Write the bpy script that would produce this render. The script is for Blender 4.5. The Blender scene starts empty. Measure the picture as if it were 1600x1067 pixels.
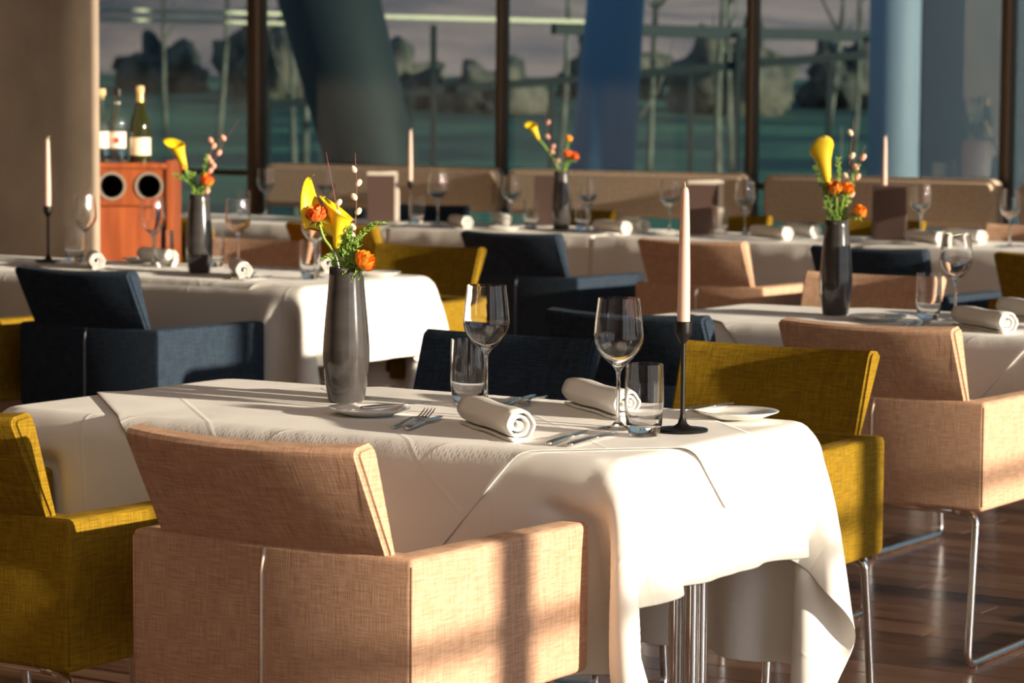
import bpy, bmesh, math, random
import numpy as np
from mathutils import Vector, Matrix
random.seed(7)
S = bpy.context.scene
COL = S.collection
PI = math.pi
AL = math.radians(32.5)          # the dining room's own grid is turned 32.5 degrees from the view
CA, SA = math.cos(AL), math.sin(AL)
def G(u, v, z=0.0):
    return Vector((u*CA + v*SA, -u*SA + v*CA, z))

# ------------------------------------------------------------------ camera
cam_d = bpy.data.cameras.new('camera'); cam = bpy.data.objects.new('camera', cam_d); COL.objects.link(cam)
cam_d.sensor_width = 36; cam_d.lens = 99.0; cam_d.clip_end = 600
cam.location = (0, 0, 1.35)
cam.rotation_euler = (Matrix.Rotation(PI/2 - math.atan(381/4400), 4, 'X') @ Matrix.Rotation(0.007, 4, 'Z')).to_euler()
cam_d.dof.use_dof = True; cam_d.dof.focus_distance = 5.15; cam_d.dof.aperture_fstop = 7.5
S.camera = cam

# ------------------------------------------------------------------ world, sun, exposure
w = bpy.data.worlds.new('evening_sky'); S.world = w; w.use_nodes = True
nt = w.node_tree; nt.nodes.clear()
wo = nt.nodes.new('ShaderNodeOutputWorld'); bg = nt.nodes.new('ShaderNodeBackground')
tc = nt.nodes.new('ShaderNodeTexCoord'); sx = nt.nodes.new('ShaderNodeSeparateXYZ'); cr = nt.nodes.new('ShaderNodeValToRGB')
nt.links.new(tc.outputs['Generated'], sx.inputs[0]); nt.links.new(sx.outputs['Z'], cr.inputs[0])
cr.color_ramp.elements[0].position = 0.0; cr.color_ramp.elements[0].color = (.92, .86, .84, 1)
cr.color_ramp.elements[1].position = 0.6; cr.color_ramp.elements[1].color = (.30, .48, .85, 1)
e = cr.color_ramp.elements.new(.15); e.color = (.70, .76, .88, 1)
nt.links.new(cr.outputs[0], bg.inputs[0]); bg.inputs[1].default_value = 1.25
nt.links.new(bg.outputs[0], wo.inputs[0])

SUN_AZ, SUN_EL = math.radians(-1.0), math.radians(8.5)     # from +u, a little towards the viewer's side
sd = G(math.cos(SUN_AZ), -math.sin(SUN_AZ)); sd = Vector((sd.x*math.cos(SUN_EL), sd.y*math.cos(SUN_EL), math.sin(SUN_EL)))
sun_d = bpy.data.lights.new('sun', 'SUN'); sun = bpy.data.objects.new('sun', sun_d); COL.objects.link(sun)
sun_d.energy = 12.0; sun_d.angle = math.radians(.9); sun_d.color = (1.0, .84, .66)
sun.rotation_euler = sd.to_track_quat('Z', 'Y').to_euler()

def area(name, loc, size, power, color, rot=(0, 0, 0)):
    d = bpy.data.lights.new(name, 'AREA'); o = bpy.data.objects.new(name, d); COL.objects.link(o)
    d.shape = 'RECTANGLE'; d.size, d.size_y = size; d.energy = power; d.color = color
    o.location = loc; o.rotation_euler = rot; return o
# added warm fill from overhead, out of the frame; no fitting of the room
area('warm_fill', G(-2.2, 1.5, 3.85), (3.0, 3.0), 42, (1, .77, .58), (0, 0, -AL))

S.view_settings.view_transform = 'Standard'; S.view_settings.look = 'None'
S.view_settings.gamma = 1; S.view_settings.use_curve_mapping = False
S.view_settings.exposure = 0.0

# ------------------------------------------------------------------ materials
def mat(name, color, rough=.5, metal=0.0, **k):
    m = bpy.data.materials.new(name); m.use_nodes = True
    b = m.node_tree.nodes['Principled BSDF']
    b.inputs['Base Color'].default_value = (*color, 1); b.inputs['Roughness'].default_value = rough
    b.inputs['Metallic'].default_value = metal
    for kk, v in k.items(): b.inputs[kk.replace('_', ' ')].default_value = v
    return m
def N(m, t): return m.node_tree.nodes.new(t)
def Lk(m, a, b): m.node_tree.links.new(a, b)
def vary(m, c1, c2, scale=(5, 5, 5), detail=4, bump=0.0, lo=.35, hi=.65, dist=.01, coord='Object', noise=1.0):
    b = m.node_tree.nodes['Principled BSDF']
    t = N(m, 'ShaderNodeTexCoord'); mp = N(m, 'ShaderNodeMapping'); n = N(m, 'ShaderNodeTexNoise'); r = N(m, 'ShaderNodeValToRGB')
    mp.inputs['Scale'].default_value = scale; n.inputs['Scale'].default_value = noise; n.inputs['Detail'].default_value = detail
    Lk(m, t.outputs[coord], mp.inputs[0]); Lk(m, mp.outputs[0], n.inputs['Vector']); Lk(m, n.outputs['Fac'], r.inputs[0])
    r.color_ramp.elements[0].position = lo; r.color_ramp.elements[0].color = (*c1, 1)
    r.color_ramp.elements[1].position = hi; r.color_ramp.elements[1].color = (*c2, 1)
    Lk(m, r.outputs[0], b.inputs['Base Color'])
    if bump:
        bp = N(m, 'ShaderNodeBump'); bp.inputs['Strength'].default_value = bump; bp.inputs['Distance'].default_value = dist
        Lk(m, n.outputs['Fac'], bp.inputs['Height']); Lk(m, bp.outputs[0], b.inputs['Normal'])
    return m
def fabric(name, dark, light, sheen=.25):
    m = mat(name, light, .85); b = m.node_tree.nodes['Principled BSDF']
    b.inputs['Sheen Weight'].default_value = sheen; b.inputs['Sheen Roughness'].default_value = .4
    b.inputs['Sheen Tint'].default_value = (*[min(1, c*1.6+.1) for c in light], 1)
    b.inputs['Specular IOR Level'].default_value = .2
    t = N(m, 'ShaderNodeTexCoord'); outs = []
    for sc in ((620, 40, 22), (22, 620, 22), (24, 24, 620)):
        mp = N(m, 'ShaderNodeMapping'); mp.inputs['Scale'].default_value = sc; n = N(m, 'ShaderNodeTexNoise')
        n.inputs['Scale'].default_value = 1; n.inputs['Detail'].default_value = 2
        Lk(m, t.outputs['Object'], mp.inputs[0]); Lk(m, mp.outputs[0], n.inputs['Vector']); outs.append(n.outputs['Fac'])
    sp = N(m, 'ShaderNodeSeparateXYZ'); Lk(m, t.outputs['Normal'], sp.inputs[0])           # warp threads follow the face they lie on
    ab = N(m, 'ShaderNodeMath'); ab.operation = 'ABSOLUTE'; Lk(m, sp.outputs['X'], ab.inputs[0])
    gt = N(m, 'ShaderNodeMath'); gt.operation = 'GREATER_THAN'; gt.inputs[1].default_value = .65; Lk(m, ab.outputs[0], gt.inputs[0])
    mxw = N(m, 'ShaderNodeMix'); Lk(m, gt.outputs[0], mxw.inputs[0]); Lk(m, outs[0], mxw.inputs[2]); Lk(m, outs[1], mxw.inputs[3])
    a = N(m, 'ShaderNodeMath'); a.operation = 'ADD'; Lk(m, mxw.outputs[0], a.inputs[0]); Lk(m, outs[2], a.inputs[1])
    h = N(m, 'ShaderNodeMath'); h.operation = 'MULTIPLY'; h.inputs[1].default_value = .5; Lk(m, a.outputs[0], h.inputs[0])
    r = N(m, 'ShaderNodeValToRGB'); r.color_ramp.elements[0].position = .38; r.color_ramp.elements[1].position = .62
    r.color_ramp.elements[0].color = (*dark, 1); r.color_ramp.elements[1].color = (*light, 1)
    Lk(m, h.outputs[0], r.inputs[0]); Lk(m, r.outputs[0], b.inputs['Base Color'])
    bp = N(m, 'ShaderNodeBump'); bp.inputs['Strength'].default_value = .30; bp.inputs['Distance'].default_value = .0025
    Lk(m, h.outputs[0], bp.inputs['Height']); Lk(m, bp.outputs[0], b.inputs['Normal'])
    return m
PINK = fabric('rose_beige_fabric', (.40, .23, .145), (.64, .41, .28), .08)
OLIVE = fabric('mustard_fabric', (.14, .080, .003), (.29, .175, .006), .04)
NAVY = fabric('navy_fabric', (.010, .017, .028), (.030, .050, .078), .06)
SEAM = mat('seam_piping', (.72, .60, .52), .6)
SEAMN = mat('seam_piping_dark', (.16, .19, .23), .6)
CHROME = mat('chrome', (.82, .80, .78), .14, 1.0)
BLACK = mat('black_iron', (.016, .014, .014), .42, .6)
LINEN = mat('white_table_linen', (.86, .84, .80), .75); LINEN.node_tree.nodes['Principled BSDF'].inputs['Sheen Weight'].default_value = .1
def linen_relief(m):
    b = m.node_tree.nodes['Principled BSDF']; t = N(m, 'ShaderNodeTexCoord')
    n = N(m, 'ShaderNodeTexNoise'); n.inputs['Scale'].default_value = 3.2; n.inputs['Detail'].default_value = 2
    wv = N(m, 'ShaderNodeTexNoise'); wv.inputs['Scale'].default_value = 700
    Lk(m, t.outputs['Object'], n.inputs['Vector']); Lk(m, t.outputs['Object'], wv.inputs['Vector'])
    b1 = N(m, 'ShaderNodeBump'); b1.inputs['Strength'].default_value = .35; b1.inputs['Distance'].default_value = .03
    b2 = N(m, 'ShaderNodeBump'); b2.inputs['Strength'].default_value = .15; b2.inputs['Distance'].default_value = .001
    Lk(m, n.outputs['Fac'], b1.inputs['Height']); Lk(m, wv.outputs['Fac'], b2.inputs['Height'])
    Lk(m, b1.outputs[0], b2.inputs['Normal'])
    # pressed fold lines of the laundered linen, fine relief along the cloth's own directions
    uv = N(m, 'ShaderNodeUVMap'); uv.uv_map = 'weave'; sp = N(m, 'ShaderNodeSeparateXYZ'); Lk(m, uv.outputs[0], sp.inputs[0]); acc = None
    for ax, per in (('X', .31), ('Y', .255)):
        d = N(m, 'ShaderNodeMath'); d.operation = 'DIVIDE'; d.inputs[1].default_value = per; Lk(m, sp.outputs[ax], d.inputs[0])
        f = N(m, 'ShaderNodeMath'); f.operation = 'FRACT'; Lk(m, d.outputs[0], f.inputs[0])
        s_ = N(m, 'ShaderNodeMath'); s_.operation = 'SUBTRACT'; s_.inputs[1].default_value = .5; Lk(m, f.outputs[0], s_.inputs[0])
        a = N(m, 'ShaderNodeMath'); a.operation = 'ABSOLUTE'; Lk(m, s_.outputs[0], a.inputs[0])
        r = N(m, 'ShaderNodeMapRange'); r.inputs['From Max'].default_value = .022; r.inputs['To Min'].default_value = 1; r.inputs['To Max'].default_value = 0; Lk(m, a.outputs[0], r.inputs['Value'])
        if acc is None: acc = r.outputs[0]
        else:
            ad = N(m, 'ShaderNodeMath'); ad.operation = 'ADD'; Lk(m, acc, ad.inputs[0]); Lk(m, r.outputs[0], ad.inputs[1]); acc = ad.outputs[0]
    b3 = N(m, 'ShaderNodeBump'); b3.inputs['Strength'].default_value = .5; b3.inputs['Distance'].default_value = .0010
    Lk(m, acc, b3.inputs['Height']); Lk(m, b2.outputs[0], b3.inputs['Normal']); Lk(m, b3.outputs[0], b.inputs['Normal'])
linen_relief(LINEN)
NAPKIN = mat('napkin_linen', (.88, .86, .82), .7)
PORC = mat('white_porcelain', (.86, .84, .80), .12)
STEEL = mat('polished_steel', (.72, .70, .67), .16, 1.0)
def glass_mat(name, color=(1, 1, 1), rough=0.0, ior=1.47):
    m = bpy.data.materials.new(name); m.use_nodes = True; nt = m.node_tree; nt.nodes.clear()
    o = nt.nodes.new('ShaderNodeOutputMaterial'); g = nt.nodes.new('ShaderNodeBsdfGlass')
    g.inputs['Color'].default_value = (*color, 1); g.inputs['Roughness'].default_value = rough; g.inputs['IOR'].default_value = ior
    nt.links.new(g.outputs[0], o.inputs[0]); return m
GLASS = glass_mat('clear_crystal')
BGLASS = glass_mat('clear_bottle_glass', (.93, .98, .96))
GGLASS = mat('dark_green_bottle_glass', (.03, .035, .008), .06, Transmission_Weight=.35)
def pane_mat(name, tint, refl=.10):
    m = bpy.data.materials.new(name); m.use_nodes = True; nt = m.node_tree; nt.nodes.clear()
    o = nt.nodes.new('ShaderNodeOutputMaterial'); t = nt.nodes.new('ShaderNodeBsdfTransparent'); gl = nt.nodes.new('ShaderNodeBsdfGlossy')
    f = nt.nodes.new('ShaderNodeFresnel'); f.inputs[0].default_value = 1.5; mx = nt.nodes.new('ShaderNodeMixShader')
    a = nt.nodes.new('ShaderNodeMath'); a.operation = 'ADD'; a.inputs[1].default_value = refl
    gl.inputs['Roughness'].default_value = .012; t.inputs[0].default_value = (*tint, 1)
    nt.links.new(f.outputs[0], a.inputs[0]); nt.links.new(a.outputs[0], mx.inputs[0])
    nt.links.new(t.outputs[0], mx.inputs[1]); nt.links.new(gl.outputs[0], mx.inputs[2]); nt.links.new(mx.outputs[0], o.inputs[0])
    return m
PANE = pane_mat('tinted_window_glass', (.46, .57, .57), .012)
PANEC = pane_mat('clear_window_glass', (.95, .96, .95), 0.0)
CERAM = mat('grey_glazed_ceramic', (.11, .10, .098), .12, Coat_Weight=.6)
vary(CERAM, (.042, .038, .037), (.058, .053, .051), (8, 8, 30), 3)
CANDLE = mat('blush_candle_wax', (.60, .44, .36), .4, Subsurface_Weight=.15)
WICK = mat('candle_wick', (.75, .68, .6), .8)
ALU = mat('bronze_anodised_frame', (.13, .090, .062), .45, .25)
CONC = mat('concrete', (.4, .33, .26), .85)
vary(CONC, (.22, .17, .125), (.52, .41, .31), (1.5, 1.5, 1.1), 7, .3, .32, .68, .01)
PLAST = mat('warm_plaster', (.42, .31, .23), .9)
CEIL = mat('ceiling_paint', (.45, .37, .29), .9)
MENU = mat('brown_menu_cover', (.115, .070, .058), .6)
PAGE = mat('cream_paper', (.80, .72, .62), .7)
CABW = mat('cherry_wood', (.42, .12, .035), .35)
vary(CABW, (.21, .045, .012), (.33, .080, .020), (30, 30, 2.0), 4)
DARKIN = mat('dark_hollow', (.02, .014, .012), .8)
RINGM = mat('grey_ring', (.30, .25, .20), .4, .3)
BENCH = mat('taupe_upholstery', (.42, .33, .25), .85)
vary(BENCH, (.56, .44, .32), (.70, .56, .42), (60, 60, 60), 3)
CORK = mat('cork', (.62, .42, .22), .8)
LABELM = mat('cream_bottle_label', (.80, .70, .52), .6)
FOIL = mat('gold_foil', (.70, .45, .15), .35, .7)
REDM = mat('red_print', (.45, .03, .03), .5)
CALLA = mat('calla_yellow', (.90, .58, .010), .5, Subsurface_Weight=.1)
CALLAG = mat('calla_green_stem', (.20, .34, .04), .5)
ORANGE = mat('ranunculus_orange', (.85, .17, .02), .55)
vary(ORANGE, (.80, .10, .012), (.95, .30, .03), (40, 40, 40), 2)
AMBER = mat('ranunculus_amber', (.93, .33, .02), .55)
vary(AMBER, (.85, .20, .01), (.98, .42, .04), (40, 40, 40), 2)
LEAF = mat('fresh_green_leaf', (.16, .28, .03), .5)
TWIG = mat('red_brown_twig', (.17, .045, .03), .6)
CATKIN = mat('silver_catkin', (.62, .50, .40), .95, Sheen_Weight=.6)
PINKC = mat('pink_catkin', (.66, .33, .25), .95)
TABLEW = mat('table_board', (.30, .2, .12), .5)

def set_coord_wood(name, dark, light):
    m = mat(name, light, .22); vary(m, dark, light, (2.2, 34, 34), 6, .08, .32, .70, .002)
    b = m.node_tree.nodes['Principled BSDF']; b.inputs['Coat Weight'].default_value = .25; b.inputs['Coat Roughness'].default_value = .2
    return m
FLW = [set_coord_wood('smoked_oak_%s' % n, d, l) for n, d, l in (('a', (.085, .040, .023), (.24, .125, .075)), ('b', (.065, .030, .018), (.18, .09, .053)), ('c', (.11, .055, .032), (.29, .16, .10)))]
SUBFL = mat('floor_joint', (.012, .008, .006), .7)

# ------------------------------------------------------------------ mesh helpers
def link(name, me, m=None, parent=None):
    o = bpy.data.objects.new(name, me); COL.objects.link(o)
    if m is not None and len(me.materials) == 0: me.materials.append(m)
    if parent is not None: o.parent = parent
    return o
def mesh(name, vs, fs, smooth=False):
    me = bpy.data.meshes.new(name); me.from_pydata([tuple(v) for v in vs], [], fs); me.update()
    if smooth: me.shade_smooth()
    return me
def mk(name, vs, fs, m, parent=None, smooth=False): return link(name, mesh(name, vs, fs, smooth), m, parent)
def from_bm(name, bm, m, parent=None, smooth=True, auto=True):
    me = bpy.data.meshes.new(name); bm.to_mesh(me); bm.free()
    if smooth: me.shade_smooth()
    if auto and smooth:
        try: me.set_sharp_from_angle(angle=math.radians(35))
        except Exception: pass
    return link(name, me, m, parent)
def box_bm(x0, x1, y0, y1, z0, z1, bev=0.0, seg=2, bm=None):
    b = bmesh.new()
    bmesh.ops.create_cube(b, size=1)
    for v in b.verts: v.co = Vector(((x0+x1)/2 + v.co.x*(x1-x0), (y0+y1)/2 + v.co.y*(y1-y0), (z0+z1)/2 + v.co.z*(z1-z0)))
    if bev: bmesh.ops.bevel(b, geom=b.edges[:], offset=bev, segments=seg, affect='EDGES', profile=.5)
    if bm is None: return b
    me = bpy.data.meshes.new('t'); b.to_mesh(me); b.free(); bm.from_mesh(me); bpy.data.meshes.remove(me); return bm
def box(name, x0, x1, y0, y1, z0, z1, m, parent=None, bev=0.0, seg=2):
    return from_bm(name, box_bm(x0, x1, y0, y1, z0, z1, bev, seg), m, parent, smooth=bev > 0)
def lathe_vf(prof, seg=32, off=(0, 0, 0), closed=False):
    vs, fs = [], []; n = len(prof)
    for i in range(seg):
        a = 2*PI*i/seg
        for r, z in prof: vs.append((off[0]+r*math.cos(a), off[1]+r*math.sin(a), off[2]+z))
    for i in range(seg):
        j = (i+1) % seg
        for k in range(n if closed else n-1):
            k2 = (k+1) % n
            if prof[k][0] < 1e-6 and prof[k2][0] < 1e-6: continue
            fs.append((i*n+k, j*n+k, j*n+k2, i*n+k2))
    return vs, fs
def lathe(name, prof, m, parent=None, seg=32, off=(0, 0, 0), sharp=40):
    vs, fs = lathe_vf(prof, seg, off)
    bm = bmesh.new(); bv = [bm.verts.new(v) for v in vs]
    for f in fs: bm.faces.new([bv[i] for i in f])
    bmesh.ops.remove_doubles(bm, verts=bm.verts[:], dist=1e-5)
    bmesh.ops.recalc_face_normals(bm, faces=bm.faces[:])
    me = bpy.data.meshes.new(name); bm.to_mesh(me); bm.free(); me.shade_smooth()
    try: me.set_sharp_from_angle(angle=math.radians(sharp))
    except Exception: pass
    return link(name, me, m, parent)
def tube_vf(path, rad, seg=8, vs=None, fs=None):
    vs = [] if vs is None else vs; fs = [] if fs is None else fs
    P = [Vector(p) for p in path]; n = len(P); base = len(vs)
    R = rad if isinstance(rad, (list, tuple)) else [rad]*n
    t = (P[1]-P[0]).normalized(); up = Vector((0, 0, 1)) if abs(t.z) < .9 else Vector((1, 0, 0))
    nrm = t.cross(up).normalized()
    for i in range(n):
        if i == 0: t = P[1]-P[0]
        elif i == n-1: t = P[-1]-P[-2]
        else: t = P[i+1]-P[i-1]
        t.normalize(); nrm = (nrm - t*nrm.dot(t)).normalized(); bn = t.cross(nrm)
        for k in range(seg):
            a = 2*PI*k/seg; vs.append(P[i] + (nrm*math.cos(a)+bn*math.sin(a))*R[i])
    for i in range(n-1):
        for k in range(seg):
            k2 = (k+1) % seg
            fs.append((base+i*seg+k, base+i*seg+k2, base+(i+1)*seg+k2, base+(i+1)*seg+k))
    fs.append(tuple(base+k for k in reversed(range(seg)))); fs.append(tuple(base+(n-1)*seg+k for k in range(seg)))
    return vs, fs
def tube(name, path, rad, m, parent=None, seg=8):
    vs, fs = tube_vf(path, rad, seg); return mk(name, vs, fs, m, parent, True)
def fillet(pts, r, n=5):
    out = [Vector(pts[0])]
    for i in range(1, len(pts)-1):
        a, b, c = Vector(pts[i-1]), Vector(pts[i]), Vector(pts[i+1])
        d1 = (a-b); d2 = (c-b); rr = min(r, d1.length*.48, d2.length*.48)
        p, q = b+d1.normalized()*rr, b+d2.normalized()*rr
        for k in range(n+1):
            s = k/n; out.append(p*(1-s)**2 + b*2*s*(1-s) + q*s*s)
    out.append(Vector(pts[-1])); return out
def tag(o, label=None, cat=None, group=None, kind=None):
    if label: o['label'] = label
    if cat: o['category'] = cat
    if group: o['group'] = group
    if kind: o['kind'] = kind
    return o
def thing(name, loc, rz=0.0):
    o = bpy.data.objects.new(name, None); COL.objects.link(o); o.location = loc; o.rotation_euler = (0, 0, rz); o.empty_display_size = .1
    return o
def struct(o): o['kind'] = 'structure'; return o
def kids(o): return KIDS.get(o.name, [])
KIDS = {}
def proto_kids(root):
    KIDS[root.name] = [c for c in COL.objects if c.parent == root]
    for c in KIDS[root.name]: proto_kids(c)
def dup(o, parent=None, mats=None):
    c = o.copy(); COL.objects.link(c)
    if parent is not None: c.parent = parent
    for ch in kids(o): dup(ch, c)
    return c
class Proto:
    """first use takes the built thing itself, later uses copy it"""
    def __init__(s, root): s.root = root; proto_kids(root); s.used = False
    def put(s, loc, rz, label, cat, group=None):
        o = s.root if not s.used else dup(s.root)
        s.used = True
        o.location = loc; o.rotation_euler = (0, 0, rz)
        return tag(o, label, cat, group)

# ------------------------------------------------------------------ the room
ROT = -AL
def roombox(name, u0, u1, v0, v1, z0, z1, m, parent=None, bev=0):
    o = box(name, u0, u1, v0, v1, z0, z1, m, parent, bev)
    if parent is None: o.rotation_euler = (0, 0, ROT)
    return o
UR, UL, VB, VW = 1.6, -14.0, -3.5, 13.5
floor = struct(roombox('floor', UL, UR, VB, VW+.1, -.10, -.008, SUBFL))
# planks run along u; one object each where the photo can show them, one joined field elsewhere
pw, pl_ = .125, 1.5
near, rest = [], bmesh.new()
pm = {}
def plank_mesh(L, mi):
    k = (round(L, 2), mi)
    if k not in pm:
        me = bpy.data.meshes.new('plank'); b = box_bm(0, L-.004, 0, pw-.004, -.008, 0, .0012, 1); b.to_mesh(me); b.free(); me.materials.append(FLW[mi]); pm[k] = me
    return pm[k]
nrow = int((VW-VB)/pw)
for r in range(nrow):
    v = VB + r*pw; u = UL - random.choice((0, .3, .6, .9, 1.2)); 
    while u < UR:
        a, b = max(u, UL), min(u+pl_, UR)
        if b-a > .05:
            if b > -5.2 and a < -1.0 and 4.4 < v < 8.6:
                o = link('plank', plank_mesh(b-a, random.randrange(3)), None, floor); o.location = (a, v, 0)
                near.append(o)
            else: box_bm(a, b-.004, v, v+pw-.004, -.008, 0, 0, 1, rest)
        u += pl_
o = from_bm('plank_field', rest, FLW[0], floor, smooth=False); o['kind'] = 'stuff'
struct(roombox('ceiling', UL, UR, VB, VW+.1, 3.9, 4.05, CEIL))
struct(roombox('wall_back', UL, UR, VB-.15, VB, 0, 3.9, PLAST))
struct(roombox('wall_left', UL-.15, UL, VB, VW, 0, 3.9, mat('dark_plaster', (.12, .09, .07), .9)))

# window wall ahead: mullions measured along the wall
mu = [(-14.0, -13.9), (-12.16, -12.05), (-10.486, -10.351), (-8.707, -8.625), (-7.109, -7.024), (-5.649, -5.555), (-4.2, -4.1), (-2.75, -2.65), (-1.3, -1.2), (.1, .2), (1.5, 1.6)]
for i in range(len(mu)-1):
    t = thing('window_%d' % (i+1), (0, 0, 0), ROT); struct(t)
    a, b = mu[i][1]-.04, mu[i+1][0]+.005
    L = mu[i] if i else mu[0]
    roombox('mullion', L[0], L[1]-.035, VW-.03, VW+.05, 0, 3.9, ALU, t, .006)
    roombox('bottom_rail', a, b, VW, VW+.08, 0, .09, ALU, t, .004)
    roombox('transom', a, b, VW-.01, VW+.08, .868, .902, ALU, t, .004)
    roombox('top_rail', a, b, VW, VW+.08, 3.81, 3.9, ALU, t, .004)
    roombox('pane', a, b, VW+.035, VW+.045, .90, 3.82, PANE, t)
    roombox('pane', a, b, VW+.035, VW+.045, .08, .87, PANE, t)
# window wall on the sun side, outside the frame
vs_ = [-3.5, -1.0, .62, 2.22, 3.90, 5.52, 7.14, 8.76, 10.4, 12.0, 13.5]
for i in range(len(vs_)-1):
    t = thing('window_%d' % (20+i), (0, 0, 0), ROT); struct(t)
    a, b = vs_[i], vs_[i+1]
    roombox('mullion', UR-.04, UR+.10, a-.055, a+.055, 0, 3.9, ALU, t, .006)
    roombox('bottom_rail', UR, UR+.08, a, b, 0, .09, ALU, t, .004)
    roombox('transom', UR-.01, UR+.08, a, b, 1.08, 1.105, ALU, t, .004)
    roombox('top_rail', UR, UR+.08, a, b, 3.81, 3.9, ALU, t, .004)
    roombox('pane', UR+.035, UR+.045, a+.05, b-.05, .08, 3.82, PANEC, t)

# concrete pillar on the left
bm = bmesh.new()
pts = []
u0, u1, v0, v1 = -9.6, -7.225, 8.33, 9.0
for k in range(17):                                   # front face turned slightly to catch the grazing sun
    s = k/16; pts.append((u0+(u1-.018-u0)*s, v0-.05*(u1-(u0+(u1-.018-u0)*s))))
for k in range(1, 7):
    a = -PI/2+PI/2*k/6; pts.append((u1-.018+.018*math.cos(a), v0+.018+.018*math.sin(a)))
pts += [(u1-.002, v0+.030), (u1-.30, v0+.20), (u1-.62, v1), (u0, v1)]
bot = [bm.verts.new((p[0], p[1], 0)) for p in pts]; top = [bm.verts.new((p[0], p[1], 3.9)) for p in pts]
n = len(pts)
for i in range(n): bm.faces.new((bot[i], bot[(i+1) % n], top[(i+1) % n], top[i]))
bm.faces.new(top); bm.faces.new(list(reversed(bot)))
bmesh.ops.recalc_face_normals(bm, faces=bm.faces[:])
pil = from_bm('concrete_pillar', bm, CONC); pil.rotation_euler = (0, 0, ROT)
tag(pil, 'broad smooth grey-brown concrete pillar filling the left edge', 'pillar')

# ------------------------------------------------------------------ outside
LAWN = mat('evening_lawn', (.05, .13, .07), .9); vary(LAWN, (.014, .048, .038), (.10, .20, .10), (.16, .30, 1), 7, 0, .42, .60)
HILL = mat('wooded_hill', (.2, .16, .14), .95); vary(HILL, (.30, .19, .19), (.95, .50, .37), (.12, .12, .30), 7)
BLUEC = mat('skylit_blue_concrete', (.15, .24, .36), .6)  # blue of the sky light is put into the concrete colour
DGREY = mat('dark_concrete', (.03, .034, .034), .7)
PALE = mat('pale_reflection_tint', (.38, .38, .45), .6)  # tone of a window reflection, used on its stand-in column
RAILM = mat('pale_rail', (.92, .70, .44), .5)
BARK = mat('pale_bark', (.45, .40, .30), .9); vary(BARK, (.10, .08, .06), (.30, .26, .20), (8, 8, 3), 4)
TERR = mat('terrace_stone', (.35, .33, .30), .8)
struct(mk('ground', [(-260, 17, -2.2), (260, 17, -2.2), (260, 96, 2.05), (-260, 96, 2.05)], [(0, 1, 2, 3)], LAWN))
terr = struct(roombox('terrace', -22, 14, VW+.15, VW+2.6, -.2, -.02, TERR))
# hill across the valley
vs, fs = [], []; nx, ny = 90, 16
for j in range(ny):
    for i in range(nx):
        x = -130+260*i/(nx-1); y = 95+9*j
        z = 1.9 + 1.3*j + 1.0*math.sin(i*.31+j*.6)*min(1, j/3)+random.uniform(-.4, .4)*min(1, j)
        vs.append((x, y, z))
for j in range(ny-1):
    for i in range(nx-1): fs.append((j*nx+i, j*nx+i+1, (j+1)*nx+i+1, (j+1)*nx+i))
struct(mk('hillside', vs, fs, HILL, None, True))
def cone_leg(name, a, b, ra, rb, m, label, cat, seg=28):
    a, b = Vector(a), Vector(b); d = b-a
    vs, fs = tube_vf([Vector((0, 0, 0)), d*.5, d], [ra, (ra+rb)/2, rb], seg)
    o = mk(name, vs, fs, m, None, True); o.location = a
    return tag(o, label, cat)
cone_leg('leaning_column', (-.40, 24, -2.2), (-1.95, 24, 3.6), .32, .46, DGREY, 'dark leaning concrete column outside, slanting across the second window bay', 'column')
cone_leg('splayed_column', (.55, 24, -2.2), (1.0, 24, 4.2), .34, .20, BLUEC, 'tapering blue-lit concrete column outside, behind the vase with an orange bloom', 'column')
cone_leg('reflection_column', (2.96, 22, -2.2), (2.96, 22, 4.5), .20, .20, PALE, 'pale blue-white column standing in for a window reflection, in the rightmost bay', 'column')  # added shape in place of a pale reflection in the window glass
o = box('reflection_slab', 3.2, 4.05, 22.2, 22.6, -2.2, 4.5, mat('grey_reflection_tint', (.10, .10, .13), .6), None, .01); tag(o, 'plain grey block standing in for a window reflection, beside the pale column', 'wall')  # added slab for the grey part of the same glass reflection
# walkway: sunlit stretch as pale rails, shaded right stretch coloured dark
def bar(name, p, q, w_, h, m, parent=None):
    p, q = Vector(p), Vector(q); d = q-p; L = d.length; rz = math.atan2(d.y, d.x); ry = -math.atan2(d.z, math.hypot(d.x, d.y))
    o = box(name, 0, L, -w_/2, w_/2, -h/2, h/2, m, parent, .003, 1)
    o.location = p; o.rotation_euler = (0, ry, rz); return o
wk = thing('footbridge', (0, 0, 0)); tag(wk, 'long horizontal footbridge with pale top rails crossing behind the windows', 'footbridge')
bar('top_rail', (-4.4, 25.6, 2.13), (-1.0, 27.9, 2.13), .05, .040, RAILM, wk)
bar('top_rail', (-1.0, 27.9, 2.13), (1.0, 29.3, 2.13), .05, .045, RAILM, wk)
bar('lower_rail', (-4.4, 25.6, 2.04), (-1.6, 27.5, 2.04), .05, .035, RAILM, wk)
bar('shaded_beam', (.4, 29.0, 2.06), (6.0, 33.0, 2.06), .08, .12, DGREY, wk)
rp = thing('ramp', (0, 0, 0)); tag(rp, 'thin dark ramp edge rising to the right outside the glass', 'ramp')
bar('ramp_beam', (-3.0, 30, 1.22), (3.8, 30.5, 1.84), .08, .09, DGREY, rp)
for k in range(5): bar('ramp_post', (-2.6+1.5*k, 30.03+.11*k, -2.2), (-2.6+1.5*k, 30.04+.11*k, 1.22+.137*k), .06, .06, DGREY, rp)
for k in range(7): bar('bridge_post', (-4.0+1.6*k, 25.95+1.09*k, -2.2), (-4.0+1.6*k, 25.96+1.09*k, 2.06), .06, .06, DGREY, wk)
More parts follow.
